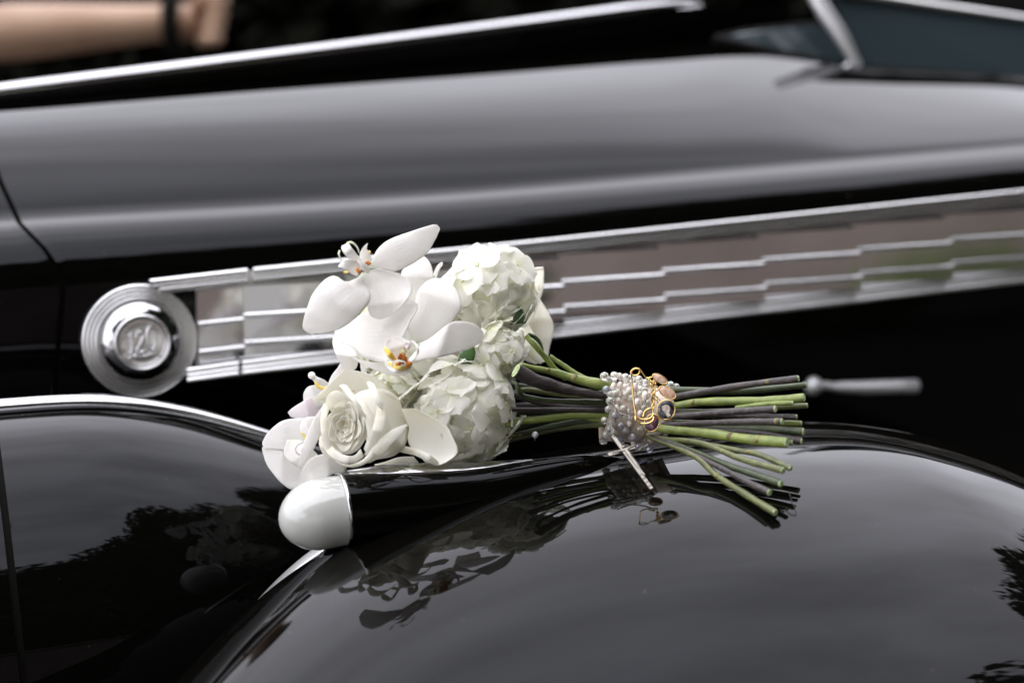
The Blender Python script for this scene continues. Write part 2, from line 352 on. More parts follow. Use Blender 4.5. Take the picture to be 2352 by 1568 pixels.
MB().tube([ridgeP(x)+np.array([0, 0, -.002]) for x in np.linspace(-680, 1590, 30)], [.0085]*28+[.007, .003], 14, flat=(1, .8)).obj('hood_moulding', M['chrome'], car)
# cowl between the hood crest and the windscreen
rows = []
for x in np.linspace(1500, 3300, 50):
    e = crestP(x); rows.append([e, e+np.array([0, .006, -.0022]), e+np.array([0, .03, -.014]), e+np.array([0, .12, -.035]), e+np.array([0.0, .34, -.05]), e+np.array([0.0, .5, -.2])])
MB().grid(rows).obj('cowl', M['paint'], car)
# windscreen: two panes meeting at a chrome centre post
scr = MB()
def pane(q, name, Ys):
    pts = [PY(a, b, y) for (a, b), y in zip(q, Ys)]
    m = MB().poly(pts); o = m.obj(name, M['glass'], car, solid=.004, smoothf=False); return pts, o
pa, wg = pane([(1990, 164), (2352, 186), (2700, 205), (2700, 66), (2352, 44), (2130, 12), (1905, -22)], 'windscreen_pane', [.595, .58, .57, .62, .63, .64, .65])
pb, wg2 = pane([(1962, 158), (1800, 126), (1640, 92), (1700, 76), (1885, 56)], 'windscreen_pane', [.61, .62, .64, .65, .645])
MB().tube([p for p in pa[:3]], .006, 8).obj('windscreen_seal', M['dark'], car)
MB().tube([pa[6], pa[5], pa[4], pa[3]], [.010, .008, .007, .007], 8, flat=(1.6, .6)).obj('windscreen_frame', M['satin_chrome'], car)
MB().tube([pb[0], pb[1], pb[2]], .005, 8).obj('windscreen_seal', M['dark'], car)
MB().tube([pb[2], pb[3], pb[4], PY(1900, 52, .645)], .004, 8).obj('windscreen_seal', M['dark'], car)
MB().tube([PY(1972, 156, .585), PY(1930, 80, .60), PY(1890, 20, .615), PY(1850, -60, .635)], [.007, .011, .012, .012], 12, flat=(1, .7), res=14).obj('windscreen_post', mat('bright_post', (.80, .80, .80), .5, 1), car)
MB().ball(P(2300, 2, 2.6), (.044, .02, .034), 14, 9).ball(P(2350, 4, 2.6), (.034, .02, .034), 14, 9).obj('roof_mirror', M['chrome'], car)
# inside of the cabin seen through the glass, roof beyond
MB().box(PY(2500, 60, .98), (.26, 0, 0), (0, .01, 0), (0, 0, .12)).obj('dashboard', M['dark'], car)

# ---- hood side trim
TY = .272
up_line = np.array([(300, 648), (370, 640), (575, 617), (1176, 558), (2352, 436), (3000, 366)], float)
lo_line = np.array([(420, 882), (550, 864), (1176, 791), (2352, 651), (3000, 573)], float)
LY = lambda t, x: float(np.interp(x, t[:, 0], t[:, 1]))
trim = MB(); trim.grid([[PY(x, LY(up_line, x)+4, .279) for x in np.linspace(450, 2950, 30)], [PY(x, LY(lo_line, x)-4, TY-.005) for x in np.linspace(450, 2950, 30)]])
trim_o = trim.obj('side_trim', M['satin_chrome'], car)
def rib(x0, x1, fn, dpy, r, name='trim_rib', Y=TY, n=24, parent=None, m='badge'):
    return MB().tube([PY(x, fn(x)+dpy, Y) for x in np.linspace(x0, x1, n)], r, 8).obj(name, M[m], parent or trim_o)
for a, b in ((395, 568), (582, 2950)):
    for k in range(3):
        rib(a if a > 500 else [345, 352, 366][k], b, lambda x: LY(up_line, x), 5+10.5*k, .0023 if k < 2 else .0028)
for a, b in ((430, 548), (556, 2950)):
    for k in range(3):
        rib(a, b, lambda x: LY(lo_line, x), -6-11*k, .0023 if k < 2 else .003, Y=TY-.024+.003*k)
# louvre plates that flare outwards towards the rear
edges = [452, 556, 790, 1032, 1276, 1504, 1732, 1950, 2158, 2356, 2545, 2727, 2900]
for i in range(len(edges)-1):
    x0, x1 = edges[i], edges[i+1]
    fl = 0.002 if i == 0 else .013
    def pt(x, v, extra=0):
        u_ = (x-x0)/(x1-x0); yy = TY+.002-fl*u_
        top = LY(up_line, x)+38; bot = LY(lo_line, x)-32
        a = PY(x, top, TY+.002); b = PY(x, bot, TY+.002); p = a+(b-a)*v
        p = p.copy(); p[1] = yy-extra-.0105*v; return p
    xs = np.linspace(x0+1, x1-1, 8)
    lv = MB().grid([[pt(x, v) for x in xs] for v in np.linspace(0, 1, 9)])
    # rear edge and return
    lv.grid([[pt(x1-1, v), pt(x1-1, v)+np.array([0, fl+.004, 0])] for v in np.linspace(0, 1, 9)])
    lo = lv.obj('louvre', M['chrome'], car)
    for v in ((.36, .70) if i else (.40, .745)):
        MB().tube([pt(x, v, .002) for x in xs], .0026, 8).obj('louvre_rib', M['badge'], lo)
# ---- round badge
bc = PY(319, 779, TY); 
br = abs(PY(321+131, 782, TY)[0]-PY(321-131, 782, TY)[0])/2*1.02
BT = R(13); bN = np.array([0, -math.cos(BT), math.sin(BT)]); bU = np.array([0, math.sin(BT), math.cos(BT)]); bX = np.array([1., 0, 0]); bc = bc+np.array([0, -.004, 0])
def lathe_y(prof, seg=64):                                   # prof: (radius, how far it stands out towards the camera side)
    return [[bc+bX*r_*math.cos(a)+bU*r_*math.sin(a)+bN*h_ for a in np.linspace(0, 2*math.pi, seg, endpoint=False)] for r_, h_ in prof]
prof = [(br, -.006)]
for k in range(5):
    r0 = br-.0030*k*1.02
    for q in (0, .33, .66, 1): prof.append((r0-.003*q, .004+.0030*math.sin(math.pi*q)))
badge = MB().grid(lathe_y(prof+[(br*.735, .004)]), closev=True).obj('badge_ring', M['badge'], car)
rb = br*.735
MB().grid(lathe_y([(rb, .003), (rb*.985, .007), (rb*.93, .0115), (rb*.82, .0155), (rb*.70, .0175), (rb*.665, .018)]), closev=True).obj('badge_dome', M['chrome'], badge)
ri = rb*.665
MB().grid(lathe_y([(ri, .018), (ri*.985, .0205), (ri*.94, .0215), (ri*.89, .0205), (ri*.875, .018), (ri*.6, .0165), (0.0001, .016)]), closev=True).obj('badge_disc', M['badge'], badge)
tk = MB()
for a in np.linspace(0, 2*math.pi, 84, endpoint=False):
    d = bX*math.cos(a)+bU*math.sin(a); tk.box(bc+d*ri*.74+bN*.0172, d*ri*.075, bN*.0012, (bU*math.cos(a)-bX*math.sin(a))*.0004)
tk.obj('badge_fluting', M['badge'], badge, smoothf=False)
def stroke(pts, r, name='badge_numeral'):
    q = [bc+bX*x*ri+bU*y*ri+bN*.0185 for x, y in pts]
    return MB().tube(q, r, 8, res=28, flat=(1, 1)).obj(name, M['badge'], badge)
stroke([(-.50, .20), (-.40, .28), (-.36, .34), (-.36, .1), (-.38, -.25), (-.46, -.36), (-.34, -.36)], [.0010, .0013, .0013, .0010])
stroke([(-.20, .20), (-.12, .36), (.02, .36), (.06, .18), (-.06, -.06), (-.22, -.30), (-.06, -.34), (.02, -.30), (.12, -.38)], [.0010, .0014, .0013, .0011])
stroke([(.34, .52), (.24, .40), (.18, .10), (.24, -.22), (.34, -.32), (.44, -.16), (.48, .14), (.44, .44), (.34, .52)], [.0013, .0014, .0011, .0014])
stroke([(-.55, -.50), (-.30, -.44), (0, -.48), (.32, -.42), (.55, -.50)], [.0006, .0011, .0008, .0011, .0006], 'badge_scroll')
stroke([(-.62, .10), (-.68, -.10), (-.60, -.30), (-.66, -.46)], [.0006, .0010, .0006], 'badge_scroll')
# ---- hood latch handle
MB().ball(PY(1868, 886, .262), (.0085, .0085, .0085), 14, 9).tube([PY(1868, 886, .262), PY(1905, 886, .262)], [.004, .004], 10).tube([PY(1900, 888, .262), PY(1930, 889, .262), PY(1990, 890, .260), PY(2060, 888, .258), PY(2104, 887, .258), PY(2110, 887, .258)], [.003, .0052, .0062, .0064, .0066, .003], 12).obj('hood_latch', mat('latch_chrome', (.92, .92, .93), .62, 1), car)
MB().ball(PY(1720, 866, .281), (.0035, .002, .0035)).obj('screw', M['dark'], car)
MB().ball(PY(1848, 866, .281), (.0035, .002, .0035)).obj('screw', M['dark'], car)

# ---- headlight pod between fender and hood
pX = np.array([-.62, -.55, -.45, -.38, -.30, -.243, -.19, -.136, -.08, -.02, .04, .08, .10]); pR = np.array([.03, .108, .146, .160, .1620, .1575, .1445, .1235, .098, .068, .036, .012, .0005])
PAY, PAZ = .125, -.221+GZ
def pod_r(x): return smooth_eval(np.stack([pX, pR], 1), x)[0]
def pod(x0, x1, n, seg=72): return [[(x, PAY+pod_r(x)*math.cos(a), PAZ+pod_r(x)*math.sin(a)) for a in np.linspace(0, 2*math.pi, seg, endpoint=False)] for x in np.linspace(x0, x1, n)]
XS = -.318
MB().grid(pod(XS+.0022, .0999, 60), closev=True).obj('headlight_shell', M['paint'], car)
MB().grid(pod(-.62, XS-.0022, 24), closev=True).obj('headlight_rim', M['paint'], car)
MB().grid([[(x, PAY+(pod_r(XS)-.004)*math.cos(a), PAZ+(pod_r(XS)-.004)*math.sin(a)) for a in np.linspace(0, 2*math.pi, 60, endpoint=False)] for x in (XS-.006, XS+.006)], closev=True).obj('seam_shade', M['dark'], car)  # black band in the rim gap, its colour stands in for shade
ml = []
xs = np.linspace(-.45, -.085, 40)
def podtop(x, off, ang=R(13)): r_ = pod_r(x)+off; return np.array([x, PAY+r_*math.sin(ang), PAZ+r_*math.cos(ang)])
MB().tube([podtop(x, .001) for x in xs], np.interp(xs, [-.45, -.25, -.16, -.085], [.0068, .0068, .0045, .001]), 12, flat=(1.2, .62)).obj('headlight_moulding', M['chrome'], car)
MB().tube([podtop(x, -.001, R(4)) for x in xs[:-4]], np.interp(xs[:-4], [-.45, -.25, -.1], [.0035, .0035, .001]), 8).obj('headlight_bead', M['paint'], car)

# ---- marker lamp on the fender
lc = P(722, 1180, 1.02); LR = 82*1.02/F
lamp = MB(); pr = []
zf = lambda x, y: fender_z(x, y)
def lrow(x, r_, dz=0, n=48, ky=1.0): return [lc+np.array([x, ky*r_*math.cos(a), dz+r_*math.sin(a)]) for a in np.linspace(0, 2*math.pi, n, endpoint=False)]
bx = .0175                                                   # bezel plane, rear of the lens
body = []
for t in np.linspace(0, 1, 40):
    x = bx+t*.19; r_ = LR*1.03*(1-t**1.7)**.62*(1-.12*t)+.0005
    zt = lc[2]; zg = zf(lc[0]+x, lc[1]); dz = -(LR*1.03-r_)*.55 - .004*t
    want = zg-zt+ r_*.1                                        # sink into the fender towards the tail
    dz = dz*(1-t)+t*want if t > .35 else dz+(t/.35)*0
    body.append((x, r_, dz))
dzs = smooth(np.array([[b[0], b[2]] for b in body])[::8], 40)
MB().grid([lrow(b[0], b[1], float(np.interp(b[0], dzs[:, 0], dzs[:, 1]))) for b in body], closev=True).obj('lamp_body', M['paint'], car)
# foot that carries the lamp
foot = []
for v in np.linspace(0, 1, 8):
    row = []
    for a in np.linspace(0, 2*math.pi, 32, endpoint=False):
        x = .075+.058*math.cos(a)*(1+.35*v**2); y = (.010+.006*v**2)*math.sin(a)
        zt = lc[2]-.012; zb = zf(lc[0]+x, lc[1]+y)-.001
        row.append((lc[0]+x, lc[1]+y, zt+(zb-zt)*v))
    foot.append(row)
MB().grid(foot, closev=True).obj('lamp_foot', M['paint'], car)
lens = []
for t in np.linspace(0, 1, 26):
    th = t*math.pi/2; x = bx-.0005-.0385*math.sin(th); q_ = max(0, .0385*math.sin(th)-.0135)/.02501; r_ = LR*(.985+.02*math.sin(min(1, math.sin(th)/.7)*math.pi))*math.sqrt(max(0, 1-q_*q_))+.00001; lens.append(lrow(x, r_, -.002*t))
MB().grid(lens, closev=True).obj('lamp_lens', M['opal'], car)
MB().tube([lc+np.array([bx, LR*1.03*math.cos(a), LR*1.03*math.sin(a)]) for a in np.linspace(0, 2*math.pi, 60, endpoint=False)], .0013, 8, closed=True).obj('lamp_bezel', M['chrome'], car)
fin = []
for t in np.linspace(0, 1, 24):
    b = body[int(1+t*24)]; dz = float(np.interp(b[0], dzs[:, 0], dzs[:, 1])); fin.append(lc+np.array([b[0], b[1]*.22, dz+b[1]*.975]))
MB().tube(fin, [.002, .0052, .0056, .005, .0036, .0008], 12, flat=(1.5, .45)).obj('lamp_fin', M['chrome'], car)
# ---- chrome fillet in the valley between pod and fender
fl_px = [(812, 1222), (745, 1262), (690, 1300), (630, 1350), (575, 1402), (520, 1455)]
fl = []
for k, (a, b) in enumerate(fl_px):
    w = [13, 18, 16, 11, 5, 1][k]; t = [1.112, 1.092, 1.070, 1.048, 1.030, 1.012][k]
    fl.append([P(a-w*.75, b-w*.55, t+.012), P(a-w*.45, b-w*.35, t+.004), P(a-w*.1, b-w*.1, t), P(a+w*.1, b+w*.12, t-.004), P(a+w*.2, b+w*.3, t+.01)])
fl = np.array(fl); fl = np.stack([smooth(fl[:, k], 24) for k in range(5)], 1)
MB().grid(fl).obj('fender_fillet', M['satin_chrome'], car)

# ================================================================== BOUQUET
bq = empty('bouquet', P(1090, 900, 1.085), label='white bridal bouquet of orchids, a rose and hydrangeas lying on the black fender', cat='bouquet')
_sc = {}
def surfc(a, b):
    k = (int(a//6), int(b//6))
    if b < 940: return 9.0
    if k not in _sc: _sc[k] = surf_t(k[0]*6+3, k[1]*6+3)
    return _sc[k]
def petal(parent, left, right, dep, m='orchid', name='petal', bulge=.10, edge=0, rip=0, n=26, k=15, skew=0, tipcurl=0, solid=.00035, smoothe=True, label=None, seed=0, fold=0):
    """sheet between two edge lines (picture points from base to tip) that lies at real depths; bulge>0 arches towards the viewer"""
    L_ = smooth(np.array(left, float), n); R_ = smooth(np.array(right, float), n)
    dep = np.interp(np.linspace(0, 1, n), np.linspace(0, 1, len(dep)), dep); G = []
    wmax = np.linalg.norm(L_-R_, axis=1).max()
    if m == 'orchid': bulge *= .72
    for i in range(n):
        s = i/(n-1); row = []; w = np.linalg.norm(L_[i]-R_[i]); wm = w*dep[i]/F
        for j in range(k):
            t = -1+2*j/(k-1); q = L_[i]+(R_[i]-L_[i])*(t+1)/2
            d = dep[i]-bulge*(1-t*t)*wm+skew*t*wm*.5+edge*abs(t)**3*wm
            d += rip*wm*math.sin(s*9+t*2.5+seed)*t*t+rip*.5*wm*math.sin(s*17+seed*2)*t*abs(t)
            d += tipcurl*max(0, s-.6)**2*wmax*dep[i]/F
            d += fold*math.exp(-(t/.10)**2)*wm*(1-s*.6)
            if d > surfc(q[0], q[1]): d = surfc(q[0], q[1])-.0008
            row.append(P(q[0], q[1], d))
        G.append(row)
    o = MB().grid(G).obj(name, M[m], parent, solid=solid)
    if label: o['label'] = label
    return o
def part(name, label=None):
    o = bpy.data.objects.new(name, None); COL.objects.link(o); o.parent = bq; o.location = -Vector(bq.location); o.empty_display_size = .02
    if label: o['label'] = label
    return o

# ---- orchid A, top
oa = part('orchid', 'orchid turned sideways at the top of the bouquet')
petal(oa, [(846, 612), (858, 592), (866, 574), (893, 551), (949, 530), (990, 517), (1002, 516), (1009, 522)], [(848, 616), (868, 618), (884, 618), (908, 623), (940, 610), (977, 585), (998, 553), (1010, 527)], [1.035, 1.04, 1.05, 1.07], bulge=.10, rip=.02, edge=.05)
petal(oa, [(833, 625), (822, 637), (812, 642), (797, 648), (785, 644), (771, 634), (757, 636), (741, 647), (718, 676), (704, 712), (696, 740), (697, 756), (712, 765)], [(835, 628), (834, 645), (843, 660), (851, 677), (847, 697), (832, 715), (812, 734), (790, 750), (773, 758), (750, 763), (737, 765), (726, 764), (718, 768)], [1.035, 1.02, 1.01, 1.015, 1.03], bulge=.11, rip=.02, edge=.06, fold=.015)
petal(oa, [(837, 625), (833, 643), (836, 658), (842, 680), (843, 700), (847, 717), (855, 728), (870, 733)], [(845, 622), (870, 618), (893, 622), (920, 630), (940, 643), (948, 661), (942, 680), (925, 702), (900, 722), (880, 731)], [1.036, 1.035, 1.03, 1.035], bulge=-.07, rip=.02, edge=-.05, fold=-.02)
# lip
petal(oa, [(826, 612), (806, 597), (795, 588), (789, 580), (784, 571), (786, 564)], [(838, 606), (826, 592), (815, 578), (807, 568), (800, 558), (793, 562)], [1.03, 1.02, 1.015, 1.02], name='lip', bulge=.2, n=14, k=9)
petal(oa, [(838, 608), (830, 598), (826, 585), (831, 572), (838, 563), (844, 559)], [(853, 603), (852, 590), (848, 580), (843, 573), (843, 566), (845, 559)], [1.035, 1.03, 1.022], name='lip', bulge=.15, n=14, k=7)
petal(oa, [(820, 634), (806, 628), (798, 620), (788, 616), (780, 614), (776, 612)], [(830, 618), (826, 604), (812, 597), (796, 596), (785, 601), (777, 611)], [1.03, 1.022, 1.018, 1.02], name='lip', bulge=.12, n=14, k=9)
MB().tube([P(797, 558, 1.015), P(805, 556, 1.01), P(815, 561, 1.01), P(822, 571, 1.012), P(825, 581, 1.015)], [.0004, .0006, .0005, .0003], 6, res=16).tube([P(780, 576, 1.015), P(778, 583, 1.01), P(781, 592, 1.01), P(784, 601, 1.012)], [.0006, .0006, .0004, .0002], 6, res=12).obj('tendril', M['hydgreen'], oa)
MB().ball(P(844, 603, 1.026), (.0016, .0012, .0011)).ball(P(848, 605, 1.026), (.0012, .001, .001)).ball(P(821, 620, 1.016), (.0010, .0010, .0016)).ball(P(825, 624, 1.016), (.0010, .0010, .0014)).obj('callus', M['orange'], oa)
MB().ball(P(795, 625, 1.026), (.0017, .0010, .0008)).ball(P(849, 580, 1.034), (.0008, .001, .0014)).obj('yellow_tip', M['yellow'], oa)
MB().tube([P(845, 622, 1.03), P(836, 612, 1.022), P(828, 603, 1.02), P(820, 596, 1.022)], [.0016, .0022, .0018, .0006], 10, res=12).obj('column', M['orchid'], oa)
# ---- orchid behind A
oc = part('orchid', 'orchid half hidden behind the two front orchids')
petal(oc, [(940, 700), (925, 660), (922, 626), (940, 606), (962, 592), (973, 590)], [(1000, 690), (1000, 665), (997, 640), (991, 612), (983, 597), (976, 590)], [1.075, 1.07, 1.08], bulge=.08)
petal(oc, [(994, 632), (1003, 612), (1012, 603), (1016, 602)], [(1002, 640), (1008, 622), (1016, 610), (1017, 603)], [1.09, 1.095], bulge=.1, n=10, k=7)
petal(oc, [(985, 700), (1005, 650), (1030, 622), (1055, 595), (1072, 575), (1085, 562), (1097, 557)], [(1035, 710), (1050, 670), (1062, 635), (1075, 610), (1090, 590), (1103, 570), (1103, 560)], [1.10, 1.11, 1.12], 'pinkorchid', bulge=.06, fold=.03)
# ---- orchid B, centre
ob = part('orchid', 'orchid facing the camera in the centre of the bouquet')
petal(ob, [(946, 790), (942, 765), (938, 748), (944, 730), (957, 714), (959, 698), (945, 689), (920, 690), (890, 706), (850, 715), (812, 730), (790, 744), (770, 756)], [(938, 800), (920, 818), (900, 826), (886, 832), (870, 831), (850, 826), (832, 820), (815, 803), (799, 792), (783, 787), (773, 778), (769, 768), (769, 760)], [1.04, 1.035, 1.04, 1.05, 1.065], bulge=-.06, rip=.02, edge=-.03)
petal(ob, [(946, 785), (938, 760), (940, 738), (950, 708), (957, 680), (963, 664), (978, 648), (996, 639), (1012, 640)], [(955, 790), (981, 780), (1010, 768), (1032, 750), (1048, 728), (1060, 708), (1056, 682), (1040, 655), (1022, 641)], [1.045, 1.048, 1.052, 1.07], bulge=.06, rip=.015, edge=.05)
petal(ob, [(950, 792), (968, 786), (989, 776), (1012, 758), (1030, 744), (1045, 738), (1070, 738), (1092, 745), (1108, 760), (1111, 770)], [(952, 796), (962, 812), (945, 818), (937, 828), (943, 834), (970, 827), (998, 822), (1025, 817), (1050, 810), (1080, 800), (1103, 787), (1111, 774)], [1.045, 1.03, 1.022, 1.03, 1.045], bulge=.05, rip=.03, edge=-.04)
petal(ob, [(925, 815), (900, 824), (870, 832), (845, 830), (822, 824), (810, 820)], [(945, 838), (937, 856), (915, 862), (885, 858), (855, 847), (830, 835), (811, 822)], [1.045, 1.045, 1.05, 1.06], bulge=.06, edge=.04)
petal(ob, [(912, 838), (896, 826), (886, 812), (882, 798), (886, 785), (897, 778)], [(928, 828), (930, 808), (934, 795), (935, 785), (924, 776), (905, 774)], [1.03, 1.016, 1.02], name='lip', bulge=-.25, n=16, k=10)
petal(ob, [(944, 830), (955, 822), (958, 808), (952, 792), (944, 786)], [(951, 826), (961, 812), (962, 797), (954, 785), (946, 780)], [1.03, 1.016, 1.02], name='lip', bulge=.1, n=14, k=6)
petal(ob, [(884, 835), (895, 850), (915, 858), (935, 855)], [(905, 822), (920, 836), (938, 838), (948, 840)], [1.026, 1.018, 1.022], name='lip', bulge=-.12, n=14, k=8)
petal(ob, [(910, 832), (898, 824), (886, 812), (882, 797)], [(912, 826), (902, 812), (893, 802), (884, 796)], [1.014, 1.009, 1.012], 'yellow', 'yellow_patch', bulge=.1, n=12, k=6)
petal(ob, [(888, 833), (905, 846), (925, 851), (942, 846)], [(900, 832), (912, 838), (928, 840), (944, 838)], [1.015, 1.010, 1.014], 'yellow', 'yellow_patch', bulge=.1, n=12, k=6)
cal = MB()
for i in range(26):
    a = rnd.random()*6.28; q = rnd.random()**.5; x, y = 925+10*q*math.cos(a), 823+9*q*math.sin(a)
    cal.tube([P(x, y, 1.014), P(x+rnd.uniform(-3, 3), y-rnd.uniform(2, 8), 1.006)], [.0007, .0003], 6)
cal.ball(P(926, 826, 1.016), .0028, 12, 8).ball(P(938, 835, 1.012), (.0025, .002, .0016)).ball(P(915, 836, 1.012), (.002, .0015, .001)).obj('callus', M['orange'], ob)
MB().ball(P(934, 792, 1.022), (.0030, .003, .0028)).ball(P(936, 797, 1.018), (.0014, .0016, .0018)).obj('column', M['pale'], ob)
MB().tube([P(925, 812, 1.02), P(928, 800, 1.022), P(932, 795, 1.022)], [.002, .0024, .002], 8).obj('throat', M['hydgreen'], ob)
MB().tube([P(903, 842, 1.01), P(902, 834, 1.006), P(910, 829, 1.004), P(922, 829, 1.003), (P(931, 833, 1.004)), P(929, 838, 1.006)], [.0003, .0005, .0006, .0005, .0003], 6, res=24).tube([P(888, 820, 1.01), P(886, 828, 1.006), P(890, 838, 1.004), P(900, 842, 1.004)], [.0004, .0006, .0004], 6, res=16).obj('tendril', M['hyd'], ob)
# ---- orchids at the left behind the rose
od = part('orchid', 'side-on orchid at the far left behind the rose')
petal(od, [(766, 770), (764, 790), (772, 815), (785, 840), (792, 850)], [(800, 780), (815, 800), (822, 825), (818, 845), (800, 855)], [1.09, 1.08, 1.085], bulge=.15)
petal(od, [(800, 845), (785, 832), (775, 845), (762, 862), (752, 885)], [(810, 880), (800, 890), (790, 900), (775, 905), (758, 896)], [1.09, 1.088, 1.09], bulge=.06)
petal(od, [(758, 884), (745, 872), (730, 866), (718, 858), (711, 856)], [(752, 892), (740, 888), (726, 880), (716, 870), (710, 860)], [1.085, 1.078, 1.08], name='lip', bulge=.2, n=12, k=8)
MB().ball(P(716, 862, 1.078), .0024, 10, 7).obj('column', M['orchid'], od)
petal(od, [(724, 872), (732, 882), (742, 888), (752, 886)], [(722, 880), (730, 890), (742, 895), (750, 893)], [1.07, 1.07], 'yellow', 'yellow_patch', n=10, k=6)
petal(od, [(750, 890), (728, 884), (708, 888), (698, 902), (697, 915)], [(765, 925), (745, 934), (728, 936), (710, 930), (698, 921)], [1.085, 1.08, 1.085], bulge=.1)
petal(od, [(745, 915), (715, 912), (690, 925), (670, 938), (661, 947)], [(755, 945), (735, 955), (712, 962), (690, 962), (668, 957)], [1.085, 1.078, 1.085], 'pinkorchid', bulge=.08)
of = part('orchid', 'lowest orchid at the left, behind the white marker lamp')
petal(of, [(720, 975), (705, 962), (680, 960), (652, 965), (632, 977), (613, 996), (603, 1015)], [(700, 1040), (675, 1040), (655, 1036), (635, 1033), (620, 1031), (608, 1030), (603, 1020)], [1.068, 1.07, 1.075], bulge=.04, rip=.02)
petal(of, [(700, 1030), (670, 1032), (645, 1029), (622, 1027), (606, 1024), (602, 1030)], [(705, 1085), (694, 1108), (672, 1124), (648, 1110), (628, 1088), (612, 1065), (604, 1040)], [1.072, 1.07, 1.076], bulge=-.05, rip=.02)
petal(of, [(735, 958), (715, 956), (698, 962), (690, 980), (689, 1000)], [(745, 1000), (735, 1008), (720, 1015), (706, 1014), (697, 1008)], [1.058, 1.048, 1.055], name='lip', bulge=.22, n=16, k=10)
petal(of, [(690, 990), (694, 1000), (700, 1010)], [(700, 997), (704, 1004), (708, 1012)], [1.046, 1.046], 'yellow', 'yellow_patch', n=8, k=5)
petal(of, [(660, 1010), (652, 1040), (668, 1062), (700, 1078), (722, 1076)], [(690, 1010), (705, 1020), (722, 1035), (735, 1050), (742, 1062)], [1.062, 1.058, 1.06], bulge=.05, rip=.03)
MB().tube([P(704, 1014, 1.05), P(688, 1018, 1.045), (P(678, 1028, 1.044)), P(682, 1040, 1.044), P(696, 1047, 1.048)], [.0004, .0005, .0005, .0003], 6, res=20).obj('tendril', M['pale'], of)
petal(of, [(800, 1064), (785, 1055), (768, 1045), (748, 1042), (722, 1048), (703, 1065), (690, 1090), (683, 1115)], [(790, 1090), (768, 1088), (750, 1095), (733, 1100), (718, 1104), (705, 1108), (695, 1112), (684, 1118)], [1.052, 1.045, 1.045, 1.055], bulge=-.10, fold=.02, label='orchid petal in shade just above the lamp')

# ---- rose
ro = part('rose', 'cream garden rose with a ruffled heart')
dR = 1.045
petal(ro, [(748, 930), (735, 922), (722, 918), (745, 893), (770, 868), (793, 848), (800, 848)], [(900, 915), (898, 903), (890, 887), (874, 874), (852, 860), (825, 853), (806, 849)], [1.062, 1.06, 1.058], 'rose', bulge=-.08, edge=-.05)
petal(ro, [(905, 905), (885, 895), (860, 893), (835, 897), (818, 905), (805, 925)], [(940, 965), (938, 985), (935, 1005), (925, 1030), (900, 1048), (860, 1055)], [dR+.012, dR, dR-.018, dR-.018, dR], 'rose', bulge=.24)
petal(ro, [(922, 930), (905, 905), (880, 897), (850, 903), (830, 925)], [(940, 990), (930, 1020), (910, 1040), (880, 1050), (850, 1050)], [dR+.02, dR+.003, dR-.008, dR-.01], 'rose', bulge=.18)
# bowl rim petals
petal(ro, [(748, 925), (752, 910), (762, 900), (775, 897), (790, 903), (800, 906)], [(760, 945), (768, 930), (778, 922), (795, 918), (815, 925), (830, 935)], [1.03, 1.022, 1.018, 1.02], 'rose', bulge=.12)
petal(ro, [(744, 926), (738, 950), (736, 975), (740, 1005), (752, 1035), (775, 1053)], [(760, 930), (752, 955), (750, 980), (754, 1005), (765, 1030), (785, 1048)], [1.03, 1.022, 1.02, 1.022, 1.03], 'rose', bulge=.15)
petal(ro, [(740, 1010), (748, 1035), (765, 1052), (790, 1062), (815, 1062), (836, 1048)], [(754, 1000), (762, 1022), (778, 1038), (798, 1046), (815, 1045), (828, 1030)], [1.028, 1.02, 1.016, 1.02], 'rose', bulge=.14)
petal(ro, [(800, 905), (818, 918), (832, 940), (840, 970), (844, 1005), (836, 1030)], [(812, 905), (835, 918), (852, 945), (860, 975), (858, 1010), (842, 1040)], [1.022, 1.012, 1.008, 1.01, 1.018], 'rose', bulge=.15)
def rolled(pts, rad, m='rose', flat=(1, .6)):
    return MB().tube([P(*p) for p in pts], rad, 12, res=26, flat=flat).obj('rolled_petal', M[m], ro)
rolled([(782, 886, 1.022), (790, 887, 1.016), (800, 900, 1.01), (813, 918, 1.004), (824, 938, 1.004), (838, 955, 1.008), (852, 970, 1.014)], [.0008, .0021, .0019, .0016, .0014, .001, .0004])
rolled([(846, 878, 1.02), (853, 884, 1.014), (860, 900, 1.006), (868, 918, 1.003), (876, 932, 1.004), (879, 940, 1.008)], [.0009, .0020, .0022, .0024, .002, .0006])
petal(ro, [(868, 928), (864, 950), (858, 975), (850, 1005), (843, 1030), (836, 1045)], [(882, 932), (886, 955), (882, 980), (872, 1005), (858, 1030), (846, 1044)], [1.012, 1.004, 1.002, 1.008, 1.014], 'rose', bulge=.12)
petal(ro, [(830, 1062), (842, 1045), (858, 1026), (880, 1003), (905, 985), (936, 973)], [(850, 1062), (868, 1052), (885, 1040), (900, 1020), (920, 1000), (937, 975)], [1.02, 1.010, 1.006, 1.01, 1.022], 'rose', bulge=.16)
petal(ro, [(770, 1058), (790, 1066), (815, 1064), (842, 1048), (858, 1022), (866, 1010)], [(780, 1064), (800, 1072), (825, 1070), (852, 1056), (868, 1036), (872, 1018)], [1.03, 1.02, 1.014, 1.01, 1.012], 'rose', bulge=.2)
petal(ro, [(746, 925), (722, 960), (708, 990), (696, 1020), (690, 1045), (686, 1068)], [(744, 950), (738, 975), (732, 1005), (718, 1035), (704, 1055), (688, 1072)], [1.03, 1.028, 1.022, 1.02, 1.03], 'orchid', bulge=.12, label='reflexed outer petal in shade at the left of the rose')
petal(ro, [(735, 1000), (733, 1020), (742, 1042), (752, 1052)], [(750, 1005), (752, 1020), (758, 1038), (766, 1050)], [1.035, 1.03, 1.035], 'rose', bulge=.1)
